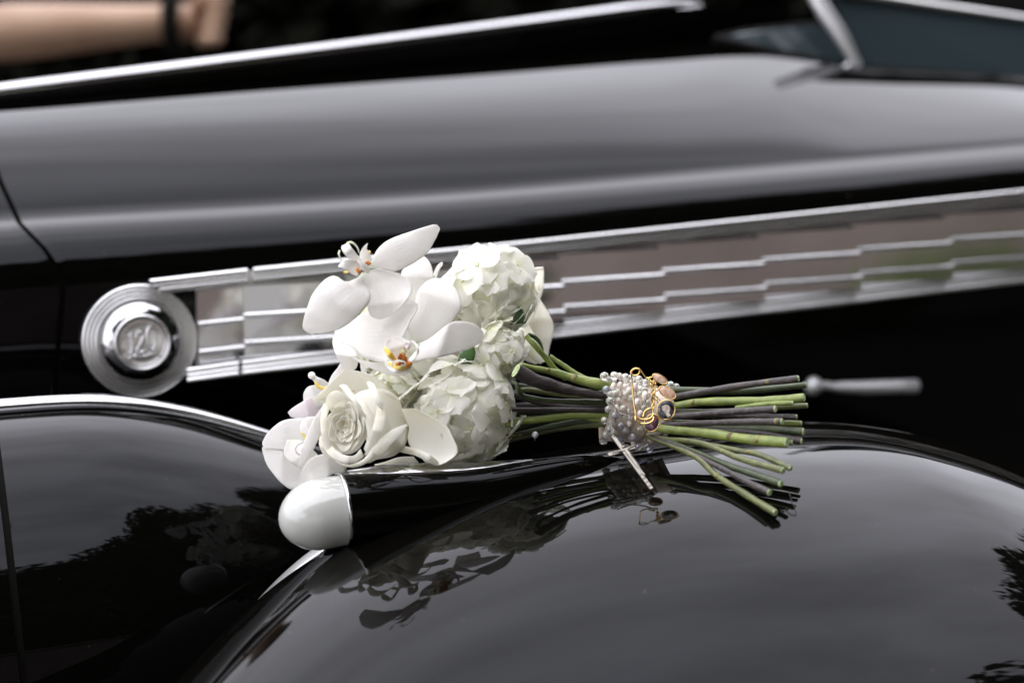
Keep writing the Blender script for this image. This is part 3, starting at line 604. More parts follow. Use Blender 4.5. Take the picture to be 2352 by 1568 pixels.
# ruffled heart
hc = P(792, 978, 1.028); axh = -ray(792, 978); axh /= np.linalg.norm(axh); axh = axh+np.array([-.30, 0, .05]); axh /= np.linalg.norm(axh)
e1 = np.cross(axh, [0, 0, 1]); e1 /= np.linalg.norm(e1); e2 = np.cross(axh, e1)
px = 1.03/F
for ring, (rr, n_, hh) in enumerate([(50, 6, 3), (40, 5, 6), (29, 4, 7), (18, 4, 4), (9, 2, 1)]):
    for q in range(n_):
        a0 = 2*math.pi*(q+.35*ring)/n_+rnd.uniform(-.2, .2); wd = rnd.uniform(.62, .85)*(1+.12*ring); sd_ = rnd.uniform(0, 6); lean = rnd.uniform(0, 5)
        G_ = []
        for i in range(10):
            s = i/9; row = []
            for j in range(19):
                t = -1+2*j/18; a = a0+wd*t
                rad_ = (rr*.62+rr*.38*s**.7+2.2*s*math.sin(2*t+sd_)+1.2*s*math.sin(6*t+sd_)+lean*s**3)*(1-.16*t*t)-(1-s)*2-3*s**4*t*t
                ht = (-17+(17+hh)*s**.85+1.6*s*math.sin(3*t+sd_)+.8*s*math.cos(9*t+sd_))-7*s*abs(t)**3-(50-rr)*.12
                row.append(hc+px*(e1*rad_*.92*math.cos(a)+e2*rad_*1.30*math.sin(a)+axh*ht))
            G_.append(row)
        MB().grid(G_).obj('heart_petal', M['roseyellow'] if ring > 2 else M['rose'], ro, solid=.0005)
MB().grid([[hc+px*(e1*k_*.9*math.cos(a)+e2*k_*1.25*math.sin(a)+axh*(-30-.0*k_)) for a in np.linspace(0, 2*math.pi, 24, endpoint=False)] for k_ in (52, 30, .01)], closev=True).obj('heart_petal', M['roseyellow'], ro)
# loose petals at the right of the rose
petal(ro, [(921, 938), (930, 960), (940, 984), (936, 1004), (942, 1024), (965, 1048), (1003, 1067)], [(928, 939), (950, 938), (988, 954), (1024, 977), (1038, 1000), (1051, 1037), (1030, 1058), (1008, 1068)], [1.05, 1.045, 1.04, 1.035, 1.03], 'rose', bulge=-.10, edge=-.05, rip=.015, label='broad loose outer petal')
petal(ro, [(912, 1031), (922, 1024), (951, 1029), (986, 1043), (1003, 1055), (1008, 1064)], [(913, 1036), (930, 1040), (955, 1046), (980, 1058), (998, 1067), (1006, 1068)], [1.045, 1.035, 1.026, 1.024, 1.03], 'rose', bulge=.25, label='rolled loose outer petal')
petal(ro, [(860, 1066), (885, 1060), (915, 1050), (950, 1048)], [(870, 1078), (895, 1080), (930, 1074), (965, 1066)], [1.06, 1.055, 1.055], 'rose', bulge=.1)
# ---- rose at the back right
rb_ = part('rose', 'cream rose at the right rear, only its outer petals showing')
petal(rb_, [(1180, 640), (1190, 690), (1198, 740)], [(1195, 618), (1225, 620), (1247, 614), (1249, 640), (1247, 668), (1236, 700), (1224, 730), (1210, 750)], [1.14, 1.13, 1.135], 'rose', bulge=-.08, skew=-.1)
petal(rb_, [(1198, 620), (1215, 624), (1232, 621), (1248, 618)], [(1200, 614), (1218, 616), (1234, 614), (1248, 613)], [1.125, 1.122], 'rose', bulge=.4, n=12, k=6)
petal(rb_, [(1238, 690), (1222, 715), (1208, 745), (1212, 790), (1235, 830)], [(1242, 690), (1258, 715), (1271, 745), (1268, 775), (1262, 800), (1258, 825)], [1.15, 1.14, 1.14, 1.15], 'rose', bulge=-.10)
petal(rb_, [(1185, 760), (1192, 800), (1205, 826), (1230, 836)], [(1215, 745), (1232, 775), (1250, 800), (1256, 828)], [1.14, 1.13, 1.135], 'rose', bulge=.12)
petal(rb_, [(1180, 700), (1185, 740), (1195, 780)], [(1225, 715), (1235, 750), (1235, 790)], [1.145, 1.15, 1.15], 'rose', bulge=.08)
petal(rb_, [(1205, 800), (1222, 822), (1240, 836)], [(1222, 795), (1240, 812), (1252, 830)], [1.125, 1.12], 'hydgreen', bulge=.08)

# ---- hydrangeas
def floret_mesh(seed, m, size=1.0):
    r_ = random.Random(seed); b = MB(); n_ = 4 if r_.random() < .85 else 5; off = r_.random()*6
    for k in range(n_):
        a = off+2*math.pi*k/n_+r_.uniform(-.12, .12); Ln = size*r_.uniform(.88, 1.12); Wd = Ln*r_.uniform(.50, .60); lift = r_.uniform(.02, .28); cup = r_.uniform(-.22, .22); ph = r_.uniform(0, 6); tw = r_.uniform(-.2, .2)
        G_ = []
        for i in range(9):
            s = [0, .12, .26, .42, .58, .73, .86, .95, 1][i]
            w = Wd*(math.sqrt(max(0, 1-((s-.58)/.43)**2)) if s > .58 else .16+.84*math.sin(math.pi/2*s/.58)**1.1)
            row = []
            for j in range(7):
                t = -1+2*j/6
                x = Ln*(s-.10*s*t*t*(s > .5)); y = w*t; z = Ln*(lift*s**1.3-.22*s*s)+cup*w*t*t+.05*Ln*math.sin(5*t+ph+4*s)*s+tw*y
                row.append((x*math.cos(a)-y*math.sin(a), x*math.sin(a)+y*math.cos(a), z+.012*k*size))
            G_.append(row)
        b.grid(G_)
    b.ball((0, 0, .04*size), (.085*size, .085*size, .075*size), 7, 5, mi=1)
    return b.mesh('floret', [M[m], M['hydgreen']])
FM = [floret_mesh(s, 'hyd') for s in range(10)]; FG = [floret_mesh(s+50, 'hydgreen') for s in range(4)]
def hydrangea(cx, cy, t, rx, ry, rd, n, size, label, seed, green=.06, core=True, ymin=None):
    h = part('hydrangea', label); r_ = random.Random(seed); c = P(cx, cy, t); sc = t/F
    if core:
        MB().ball(c, .48*min(rx, ry)*sc, 16, 10).obj('core', M['hydgreen'], h)
    placed = []; tries = 0
    while len(placed) < n and tries < 6000:
        tries += 1
        z = r_.uniform(-1, 1); a = r_.uniform(0, 2*math.pi); q = math.sqrt(1-z*z); d = np.array([q*math.cos(a), q*math.sin(a), z])   # x right, y up, z to the viewer
        if z < -.45 and r_.random() < .6: continue
        if any(np.dot(d, e) > 1-.5*(size*.80/min(rx, ry))**2 for e in placed): continue
        k = r_.uniform(.80, 1.14)
        p = c+sc*(rt*rx*d[0]*k+up*ry*d[1]*k)-fw*rd*sc*d[2]*k
        if p[2] < fender_z(p[0], p[1])+.004: continue
        placed.append(d)
        nrm = rt*d[0]+up*d[1]-fw*d[2]; nrm = nrm+np.array([r_.uniform(-.5, .5), r_.uniform(-.5, .5), r_.uniform(-.4, .6)])*.50; nrm /= np.linalg.norm(nrm)
        me = r_.choice(FG) if r_.random() < green else r_.choice(FM)
        o = bpy.data.objects.new('floret', me); COL.objects.link(o); o.parent = h
        qv = V(nrm).to_track_quat('Z', 'Y') @ Matrix.Rotation(r_.uniform(0, 6.28), 3, 'Z').to_quaternion()
        s_ = size*sc*r_.uniform(.80, 1.25)
        o.matrix_local = Matrix.LocRotScale(V(p), qv, (s_, s_, s_))
    return h
hydrangea(1060, 948, 1.070, 110, 118, 84, 84, 57, 'large hydrangea head low in the middle', 3)
hydrangea(1126, 668, 1.090, 94, 94, 84, 62, 53, 'upper hydrangea head at the right', 11)
hydrangea(1150, 796, 1.070, 52, 50, 46, 32, 36, 'small hydrangea cluster above the stems', 21, .25)
hydrangea(908, 892, 1.082, 56, 44, 34, 26, 30, 'few greenish hydrangea florets between orchid and rose', 31, .6)
hydrangea(960, 800, 1.105, 120, 100, 70, 60, 48, 'hydrangea head buried behind the orchids', 41, .3)
hydrangea(925, 750, 1.105, 90, 62, 50, 34, 44, 'hydrangea head buried under the top orchid', 47, .3)
hydrangea(1110, 810, 1.115, 90, 90, 60, 44, 46, 'hydrangea head buried at the back of the stems', 43, .3)
# ---- leaves
petal(bq, [(1172, 745), (1172, 722), (1178, 707), (1186, 702)], [(1208, 742), (1204, 722), (1198, 708), (1190, 702)], [1.08, 1.078], 'leaf', 'leaf', bulge=.15, n=12, k=8)
petal(bq, [(1050, 835), (1056, 812), (1068, 800), (1085, 795)], [(1082, 838), (1090, 822), (1092, 808), (1088, 796)], [1.065, 1.065], 'leaf', 'leaf', bulge=.15, n=12, k=8)
petal(bq, [(1210, 770), (1222, 776), (1236, 788), (1248, 806)], [(1214, 764), (1230, 770), (1243, 784), (1249, 804)], [1.11, 1.11], 'leaf', 'leaf', bulge=.15, n=12, k=6)

# ---- stems (picture points, depth at each point, width in px, material)
def stem(pts, w, m, cap=True, nodes=(), label=None):
    tip = pts[-1]; base = np.interp(tip[1], [870, 920, 970, 1016, 1080, 1176], [1.135, 1.12, 1.115, 1.085, 1.075, 1.003])
    tt = np.interp(tip[1], [870, 920, 970, 1016, 1080, 1176], [1.040, 1.034, 1.024, 1.008, .987, .973])+(tip[2]-base)*.7
    pts = [(p[0], p[1], p[2]-.022 if p[0] < 1460 or tip[0] < 1500 else 1.078+(tt-1.078)*(p[0]-1460)/(tip[0]-1460)) for p in pts]
    w = np.atleast_1d(w); t = pts[-1][2]; q3 = smooth(np.array([(p[0], p[1], p[2]*1000) for p in pts], float), 30); n = len(q3)
    ww = np.interp(np.linspace(0, 1, n), np.linspace(0, 1, len(w)), w)
    q3[:, 2] = [min(q[2]/1000, surf_t(q[0], q[1]+ww[i]*.5)-.001) for i, q in enumerate(q3)]
    for _ in range(3): q3[1:-1, 2] = np.minimum(q3[1:-1, 2], .25*q3[2:, 2]+.25*q3[:-2, 2]+.5*q3[1:-1, 2]+.0003)
    b = MB(); p3 = np.array([P(*q) for q in q3])
    rr = np.interp(np.linspace(0, 1, n), np.linspace(0, 1, len(w)), w)*.5*t/F
    for i in range(n): rr[i] *= 1+.045*math.sin(i*1.3+pts[0][0])+.03*math.sin(i*.6+pts[0][1])
    b.tube(p3, rr, 10, 0, cap=1)
    for f_ in nodes:
        i = int(f_*(n-1)); b.ball(p3[i]+np.array([0, -.22, .22])*rr[i], (rr[i]*1.15, rr[i]*.86, rr[i]*.86), 10, 7, mi=2)
    # ragged fibre collar at the cut end
    e = p3[-1]; d = p3[-1]-p3[-2]; d /= np.linalg.norm(d)
    b.tube([e-d*.0004, e+d*.0006], [rr[-1]*.93, rr[-1]*.80], 10, 1)
    o = b.obj('stem', [M[m], M['cut'], M['node']], bq)
    if label: o['label'] = label
    return o
c0 = 1.10
stem([(1160, 900, 1.09), (1300, 935, 1.10), (1460, 925, 1.105), (1556, 910, 1.11), (1701, 886, 1.125), (1833, 869, 1.135)], 16, 'stemb', nodes=(.9,))
stem([(1150, 880, 1.11), (1300, 900, 1.115), (1460, 905, 1.12), (1560, 895, 1.125), (1701, 898, 1.135), (1851, 884, 1.145)], 15, 'stemd', nodes=(.72,))
stem([(1460, 935, 1.095), (1547, 932, 1.10), (1609, 923, 1.105), (1745, 920, 1.115), (1800, 917, 1.12), (1846, 913, 1.12)], [18, 18, 20, 19, 20], 'stemg', nodes=(.35,))
stem([(1690, 937, 1.118), (1723, 932, 1.112), (1770, 927, 1.115), (1820, 925, 1.12)], 12, 'stemg')
stem([(1500, 945, 1.12), (1640, 945, 1.125), (1780, 936, 1.13), (1853, 931, 1.135)], 13, 'stemo')
stem([(1170, 940, 1.085), (1283, 941, 1.095), (1400, 943, 1.10), (1460, 948, 1.085), (1551, 956, 1.085), (1657, 947, 1.095), (1780, 939, 1.105)], [12, 13, 16, 16], 'stemb')
stem([(1480, 950, 1.115), (1657, 954, 1.12), (1829, 957, 1.13)], 13, 'stemb')
stem([(1480, 975, 1.09), (1551, 974, 1.085), (1679, 969, 1.092), (1740, 968, 1.095), (1796, 968, 1.098)], [13, 14, 15, 16, 17], 'stemb', nodes=(.98,))
stem([(1500, 968, 1.12), (1640, 972, 1.125), (1840, 972, 1.14)], 14, 'stemg')
stem([(1460, 975, 1.10), (1613, 982, 1.11), (1745, 985, 1.12), (1844, 991, 1.13)], [14, 16, 19], 'stemd')
stem([(1460, 970, 1.10), (1613, 987, 1.105), (1745, 996, 1.115), (1840, 1013, 1.12)], 16, 'stemb')
stem([(1180, 965, 1.10), (1300, 960, 1.105), (1400, 965, 1.10), (1527, 984, 1.08), (1620, 994, 1.078), (1723, 1009, 1.08), (1807, 1016, 1.085)], [14, 16, 20, 24, 25], 'stemg', nodes=(.90, .8))
stem([(1460, 1000, 1.09), (1527, 1008, 1.085), (1613, 1018, 1.083), (1701, 1053, 1.08), (1798, 1080, 1.075)], [12, 13, 15, 17], 'stemo', nodes=(.6,))
stem([(1560, 1012, 1.10), (1640, 1024, 1.098), (1697, 1035, 1.095), (1745, 1044, 1.09), (1815, 1075, 1.085)], 14, 'stemo', nodes=(.65,))
stem([(1480, 1000, 1.085), (1540, 1015, 1.08), (1613, 1044, 1.07), (1679, 1071, 1.063), (1745, 1093, 1.058), (1793, 1110, 1.055)], [12, 14, 17, 18], 'stemd')
stem([(1500, 1005, 1.08), (1560, 1028, 1.07), (1657, 1075, 1.055), (1723, 1110, 1.045), (1767, 1130, 1.04)], [12, 14, 18], 'stemb')
stem([(1480, 1000, 1.075), (1538, 1022, 1.062), (1604, 1053, 1.045), (1648, 1093, 1.032), (1723, 1141, 1.015), (1780, 1176, 1.003)], [10, 12, 16, 17, 17], 'stemo', nodes=(.56,), label='lowest olive stem whose tip rests on the fender')
stem([(1520, 985, 1.11), (1640, 1003, 1.115), (1760, 1012, 1.12), (1819, 1016, 1.12)], 14, 'stemo')
# left of the binding
stem([(1208, 771, 1.08), (1230, 795, 1.08), (1252, 820, 1.085), (1275, 848, 1.09), (1300, 868, 1.092)], [13, 13, 15], 'stemg', cap=False)
stem([(1262, 818, 1.095), (1290, 836, 1.095), (1327, 860, 1.095), (1360, 875, 1.095)], 11, 'stemg')
stem([(1195, 838, 1.075), (1230, 846, 1.08), (1274, 855, 1.085), (1327, 871, 1.088), (1382, 884, 1.09), (1450, 900, 1.10)], [12, 14, 18, 24, 26, 24], 'stemg', nodes=(.25, .5))
stem([(1185, 850, 1.07), (1215, 867, 1.073), (1239, 877, 1.075), (1270, 886, 1.08), (1305, 895, 1.083), (1393, 910, 1.09), (1460, 925, 1.10)], [34, 32, 26, 20, 16, 14], 'stemb')
stem([(1178, 877, 1.072), (1186, 880, 1.07), (1190, 892, 1.07), (1199, 908, 1.075), (1240, 917, 1.08), (1300, 922, 1.087), (1395, 924, 1.095)], [11, 12, 10, 12, 15, 14], 'stemd')
stem([(1150, 920, 1.09), (1200, 895, 1.095), (1283, 905, 1.10), (1395, 918, 1.10)], 12, 'stemo')
stem([(1160, 975, 1.088), (1200, 967, 1.09), (1261, 960, 1.093), (1320, 954, 1.097), (1400, 955, 1.10)], [15, 17, 14], 'stemg')
stem([(1160, 1004, 1.095), (1215, 992, 1.10), (1261, 980, 1.102), (1330, 968, 1.103), (1400, 962, 1.105)], [13, 15, 13], 'stemd')
stem([(1170, 1010, 1.11), (1250, 990, 1.112), (1330, 978, 1.11), (1420, 975, 1.11)], 13, 'stemo')
stem([(1150, 935, 1.105), (1260, 930, 1.11), (1400, 935, 1.11)], 16, 'stemb')
stem([(1150, 955, 1.11), (1260, 948, 1.112), (1400, 948, 1.112)], 14, 'stemd')
stem([(1150, 990, 1.112), (1260, 965, 1.115), (1400, 955, 1.115)], 14, 'stemd')
MB().ball(P(1386-1, 967, 1.08)-rt*.0, (.0008, .0008, .0008)).ball(P(1385, 967, 1.07), (.0009, .0009, .0008)).obj('bud', M['cut'], bq)
MB().tube([P(1170, 1003, 1.07), P(1195, 998, 1.075), P(1224, 993, 1.08)], [.0005, .0009, .0003], 6).obj('twig', M['node'], bq)
MB().tube([P(1700, 903, 1.12), P(1702, 896, 1.12)], [.0009, .0006], 6).obj('thorn', M['node'], bq)

# ---- ribbon binding
wa = P(1392, 945, 1.074); wb = P(1522, 958, 1.080); wax = (wb-wa)/np.linalg.norm(wb-wa)
w1 = np.cross(wax, [0, 0, 1.]); w1 /= np.linalg.norm(w1); w2 = np.cross(w1, wax)
WR = 66*1.09/F
def wrap_p(s, a, k=1.0):                                       # s along the binding 0..1, a angle (0 = towards the camera, 90 = up)
    c = wa+(wb-wa)*s; rr = WR*(1-.05*math.sin(math.pi*s))*k
    return c+rr*(w1*math.cos(a)*.80*SG+w2*math.sin(a))
SG = 1 if w1 @ fw < 0 else -1
G_ = []
for s in np.linspace(-.04, 1.06, 34):
    G_.append([wrap_p(s+.02*math.sin(a*2), a, .985+.02*math.sin(s*38+a*1.1)+.012*math.sin(a*7+s*4)) for a in np.linspace(0, 2*math.pi, 60, endpoint=False)])
MB().grid(G_, closev=True).obj('ribbon', M['ribbon'], bq)
for s_ in (.12, .42, .70):
    MB().grid([[wrap_p(s_+q*.26+.05*math.sin(a), a, 1.015+.02*(1-(2*q-1)**2)) for a in np.linspace(0, 2*math.pi, 50, endpoint=False)] for q in np.linspace(0, 1, 8)], closev=True).obj('ribbon_turn', M['ribbon'], bq, solid=.0004)

# ================================================================== ROSARY
P0 = P
def P(a, b, t): return P0(a, b, t-.022)
rs = empty('rosary', P(1450, 940, 1.075), label='crystal bead rosary with a silver crucifix wound round the bouquet binding', cat='rosary')
def faceted(name, m, k=(1, 1, 1)):
    bm = bmesh.new(); bmesh.ops.create_icosphere(bm, subdivisions=2, radius=1)
    for v in bm.verts: v.co = Vector((v.co.x*k[0], v.co.y*k[1], v.co.z*k[2]))
    me = bpy.data.meshes.new(name); bm.to_mesh(me); bm.free(); me.materials.append(M[m]); return me
BM_ = {'c': faceted('bead', 'bead'), 'b': faceted('bead', 'beadblue'), 'r': faceted('bead', 'beadrose', (.8, .8, 1.25))}
def bead(p, r_px, kind='c', t=1.08):
    o = bpy.data.objects.new('bead', BM_[kind]); link(o, rs); s_ = r_px*t/F
    o.scale = (s_, s_, s_); o.location = V(p)-rs.location; o.rotation_euler = (rnd.uniform(0, 3), rnd.uniform(0, 3), rnd.uniform(0, 3))
    if kind == 'r': o.rotation_euler = (rnd.uniform(-.3, .3), rnd.uniform(-.3, .3), rnd.uniform(-.3, .3))
bl = [(388, 864, 11, 'c'), (411, 863, 11, 'c'), (436, 867, 11, 'c'), (467, 872, 11, 'c'), (392, 895, 10, 'b'), (408.5, 888, 9, 'r'), (423.5, 886, 10, 'r'), (438, 876, 10, 'c'), (456, 890, 12, 'r'), (469, 880, 9, 'c'), (411.5, 905, 11, 'c'), (436, 906, 11, 'c'), (401, 921, 11, 'c'), (431, 939, 12, 'c'), (411.5, 953, 11, 'b'), (425, 976, 9, 'b'), (436, 988, 10, 'b'), (393, 998, 11, 'c'), (453, 1003, 12, 'b'), (496, 1010, 12, 'c'), (405, 972, 10, 'c'), (424, 1008, 11, 'b'), (439, 1029, 11, 'c'), (492, 1032, 9, 'b'), (479, 897, 11, 'c'), (481, 910, 11, 'r'), (450, 915, 10, 'c'), (462, 925, 10, 'r'), (448, 958, 11, 'c'), (455, 1020, 9, 'r'), (420, 920, 9, 'c'), (401, 905, 9, 'c'), (478, 935, 10, 'c'), (470, 985, 9, 'c'), (398, 940, 10, 'c'), (416, 938, 9, 'r'), (388, 965, 9, 'c'), (445, 944, 9, 'c'), (410, 992, 10, 'c'), (446, 972, 9, 'r'), (436, 958, 9, 'c'), (486, 925, 9, 'c'), (470, 950, 9, 'r'), (424, 865, 9, 'r'), (451, 868, 10, 'c'), (481, 878, 9, 'c'), (420, 900, 9, 'c'), (445, 898, 9, 'r'), (469, 905, 9, 'c'), (400, 984, 9, 'b'), (476, 1018, 9, 'c')]
def wrap_hit(px_, py_):
    """depth of the binding's surface under a picture point"""
    best = None
    for s in np.linspace(-.1, 1.1, 25):
        for a in np.linspace(-1.5, 1.5, 41):
            q = proj(wrap_p(s, a, 1.03)); d = (q[0]-px_)**2+(q[1]-py_)**2
            if best is None or d < best[0]: best = (d, q[2])
    return best[1]
front = []
for x, y, r_, k in bl:
    t = wrap_hit(1000+x, y)-.0022; p = P0(1000+x, y, t); front.append(p); bead(p, r_*.92, k)
bead(P(1540, 886, 1.095), 11, 'c'); bead(P(1553, 889, 1.098), 9, 'c')
for i in range(30):                                           # the strand goes on round the far side
    a = R(100)+R(160)*((i % 10)/9); s = .04+.30*(i//10)+.02*(i % 10)/9
    bead(wrap_p(s, a, 1.14), 10.5, rnd.choice('cccbr'))
ch = MB()
def chain(pts, b=ch, r_=.00035, step=.0022, lk=.0012, res=40):
    q = smooth(np.array([P(*p) if len(p) == 3 else p for p in pts]), res); L_ = np.sum(np.linalg.norm(np.diff(q, axis=0), axis=1)); n_ = max(2, int(L_/step)); q = smooth(q, n_)
    for i in range(n_-1):
        c = (q[i]+q[i+1])/2; d = q[i+1]-q[i]; d /= np.linalg.norm(d); sidev = np.cross(d, fw if i % 2 else up); sidev /= np.linalg.norm(sidev)
        b.tube([c+d*lk*1.15*math.cos(a)+sidev*lk*.62*math.sin(a) for a in np.linspace(0, 2*math.pi, 10, endpoint=False)], r_, 5, closed=True)
for a, b in ((0, 4), (4, 12), (12, 14), (14, 20), (1, 10), (10, 12), (2, 7), (7, 11), (11, 13), (3, 9), (9, 24), (24, 25), (15, 16), (16, 18), (17, 20), (27, 26), (13, 28)):
    chain([front[a], (front[a]+front[b])/2-fw*.001, front[b]], step=.002)
chain([(1400, 920, 1.070), (1435, 955, 1.066), (1470, 935, 1.066), (1492, 905, 1.066)])
chain([(1400, 975, 1.066), (1408, 990, 1.062), (1410, 1002, 1.06)])
chain([(1445, 1034, 1.058), (1465, 1033, 1.06), (1480, 1026, 1.062), (1488, 1020, 1.064)])
ch.obj('chain', M['silver'], rs)
# crucifix
cx = MB(); t0, t1 = P(1407, 1001, 1.058), P(1497, 1123, 1.035); dv = (t1-t0); Lc = np.linalg.norm(dv); dv /= Lc
cr = P(1436, 1037, 1.053); bl_, brr = P(1397, 1045, 1.052), P(1458, 1027, 1.057); hv = (brr-bl_); Lh = np.linalg.norm(hv); hv /= Lh
nv = np.cross(dv, hv); nv /= np.linalg.norm(nv); nv *= (1 if nv@fw < 0 else -1)
sv = np.cross(dv, nv)
cx.box((t0+t1)/2, dv*Lc/2, sv*.0012, nv*.0007)
cx.box((bl_+brr)/2, hv*Lh/2, np.cross(hv, nv)*.0012, nv*.00068)
cro = cx.obj('crucifix', M['silver'], rs, smoothf=False, bevel=.0002)
sv2 = np.cross(dv, nv)
fg = MB(); a_ = cr+nv*.0018
fg.ball(a_-dv*.0022, .0014, 8, 6); fg.tube([a_-dv*.001, a_+dv*.003, a_+dv*.007, a_+dv*.0125, a_+dv*.019, a_+dv*.0215+nv*.0008], [.0009, .0017, .0013, .0014, .0009, .0007], 8, res=16)
fg.tube([a_+dv*.0008, a_-hv*.0035+dv*.0005-dv*.001, a_-hv*.0085-dv*.0006], [.0009, .0007, .0005], 7).tube([a_+dv*.0008, a_+hv*.003-dv*.0008, a_+hv*.0065-dv*.001], [.0009, .0007, .0005], 7)
fg.obj('corpus', M['silver'], cro)
nt_ = MB()
for q in np.linspace(.74, .95, 4): nt_.box(t0+dv*Lc*q+nv*.00085, dv*.00012, sv2*.0010, nv*.0001)
nt_.obj('engraved_line', M['dark'], cro, smoothf=False)
MB().tube([P(1407+5*math.cos(a), 999+6*math.sin(a), 1.057) for a in np.linspace(0, 6.28, 14, endpoint=False)], .0004, 6, closed=True).obj('ring', M['silver'], cro)

# ================================================================== SAFETY PIN AND CHARMS
pin = empty('safety_pin', P(1470, 910, 1.062), label='large gold safety pin fastened through the ribbon, charms hanging from it', cat='safety pin')
tp = 1.058
MB().tube([P(*p, tp) for p in ((1484, 868), (1476, 856), (1470, 849), (1461, 846), (1452, 850), (1449, 857), (1455, 862), (1466, 860), (1470, 852))], .00055, 8, res=50).tube([P(*p) for p in ((1484, 868, tp), (1490, 868, tp), (1497, 866, tp))], .00055, 8).obj('coil', M['gold'], pin)
MB().tube([P(*p) for p in ((1450, 856, tp), (1451, 870, tp+.001), (1454, 899, tp+.001), (1456, 925, tp), (1459, 940, tp-.001), (1460, 952, tp-.002), (1466, 960, tp-.002), (1480, 963, tp-.002), (1493, 960, tp-.002), (1500, 952, tp-.001), (1500, 940, tp), (1498, 915, tp), (1495, 885, tp), (1490, 868, tp))], .00055, 8, res=110).obj('wire', M['gold'], pin)
MB().tube([P(*p) for p in ((1459, 956, tp-.003), (1461, 965, tp-.004), (1472, 972, tp-.004), (1488, 972, tp-.004), (1499, 966, tp-.003), (1502, 957, tp-.002))], .0006, 8, res=40).tube([P(*p) for p in ((1477, 957, tp-.001), (1480, 946, tp), (1487, 940, tp), (1494, 937, tp))], .0006, 8, res=20).obj('clasp', M['gold'], pin)
g_ = MB()
for q in ([(1490, 868, 1.057), (1496, 880, 1.056), (1500, 895, 1.056), (1498, 912, 1.056), (1502, 925, 1.057), (1498, 938, 1.056)], [(1500, 872, 1.058), (1506, 885, 1.056), (1510, 900, 1.056)], [(1503, 905, 1.056), (1511, 915, 1.056), (1514, 926, 1.056)], [(1493, 880, 1.055), (1504, 892, 1.054), (1503, 908, 1.054), (1508, 918, 1.054)]):
    chain(q, g_, .0004, .0021, .0013)
g_.obj('gold_chain', M['gold'], pin)
def cameo(cx_, cy_, t, la, lb, ang, label, face, blotch, nm=.0, seed=0):
    root = empty('oval_charm', P(cx_, cy_, t), label=label, cat='charm', group='oval photo charms hanging from the gold safety pin')
    sc = t/F; a = R(ang); u1 = rt*math.cos(a)-up*math.sin(a); u2 = rt*math.sin(a)+up*math.cos(a); c = P(cx_, cy_, t); nn = -fw
    def ell(k, h, n_=36): return [c+sc*(u1*la*k*math.cos(q)+u2*lb*k*math.sin(q))+nn*h for q in np.linspace(0, 2*math.pi, n_, endpoint=False)]
    MB().grid([ell(.98, -.0014), ell(1.03, -.0008), ell(1.03, .0004), ell(.97, .0009), ell(.90, .0006)], closev=True).obj('frame', M['gold'], root)
    m = mat('charm_face', face, .12, 0, .5, coat=.9, var=(330, blotch, .46, .54, (1, 1, 1)))
    MB().grid([ell(.92, .0003), ell(.75, .0009), ell(.5, .0012), ell(.001, .0014)], closev=True).obj('photo_dome', m, root)
    return root, u1, u2, c, sc
cameo(1516, 870, 1.055, 19, 9, 28, 'upper narrow peach oval charm seen edge-on beside the pin coil', (.62, .36, .24), (.75, .58, .45))
cameo(1533, 901, 1.054, 22, 12, 30, 'middle peach and cream oval charm between the narrow one and the black one', (.66, .48, .34), (.55, .26, .18))
rt4, u1_, u2_, cc, sc_ = cameo(1530, 941, 1.050, 21, 23, 20, 'black oval charm with a cream portrait at the right edge of the beads', (.012, .014, .018), (.05, .06, .07))
fb = [(-.10, .62), (.30, .48), (.45, .10), (.30, -.35), (.52, -.62), (.20, -.85), (-.05, -.55), (-.25, -.20), (-.50, .05), (-.55, .40)]
fs = smooth(np.array(fb), 30, True)
MB().poly([cc+sc_*(rt*19*p[0]*1.0+up*19*p[1])-fw*(.00175) for p in fs][::-1]).obj('portrait', mat('cream_print', (.62, .53, .46), .2, coat=.9, var=(500, (.36, .28, .24), .5, .6, (1, 1, 1))), rt4)
cameo(1497, 971, 1.062, 17, 21, 25, 'dark purple oval charm behind the clasp of the pin', (.05, .035, .075), (.35, .10, .10))

P = P0
# pearl pin and hair strand
pp = MB().ball(P(1229, 998, 1.075), 8*1.075/F, 14, 10).tube([P(1229, 998, 1.075), P(1228, 1012, 1.08)], [.0003, .0002], 5).obj('pearl_pin', M['pearl']); tag(pp, 'small silvery pearl pin head under the stems beside the lower hydrangea', 'pin')
def onf(px_, py_):
    lo, hi = .7, 1.25
    for _ in range(40):
        mid = (lo+hi)/2; p = P(px_, py_, mid)
        if p[2] > fender_z(p[0], p[1]): lo = mid
        else: hi = mid
    return P(px_, py_, lo)+np.array([0, 0, .0003])
hr = MB().tube([onf(*p) for p in ((1812, 1130), (1818, 1150), (1826, 1168), (1828, 1182), (1815, 1180), (1805, 1170), (1800, 1180), (1793, 1173))], .00022, 5, res=50).obj('hair_strand', M['hair'])
tag(hr, 'loose dark curled hair lying on the fender beyond the lowest stem tip', 'hair')

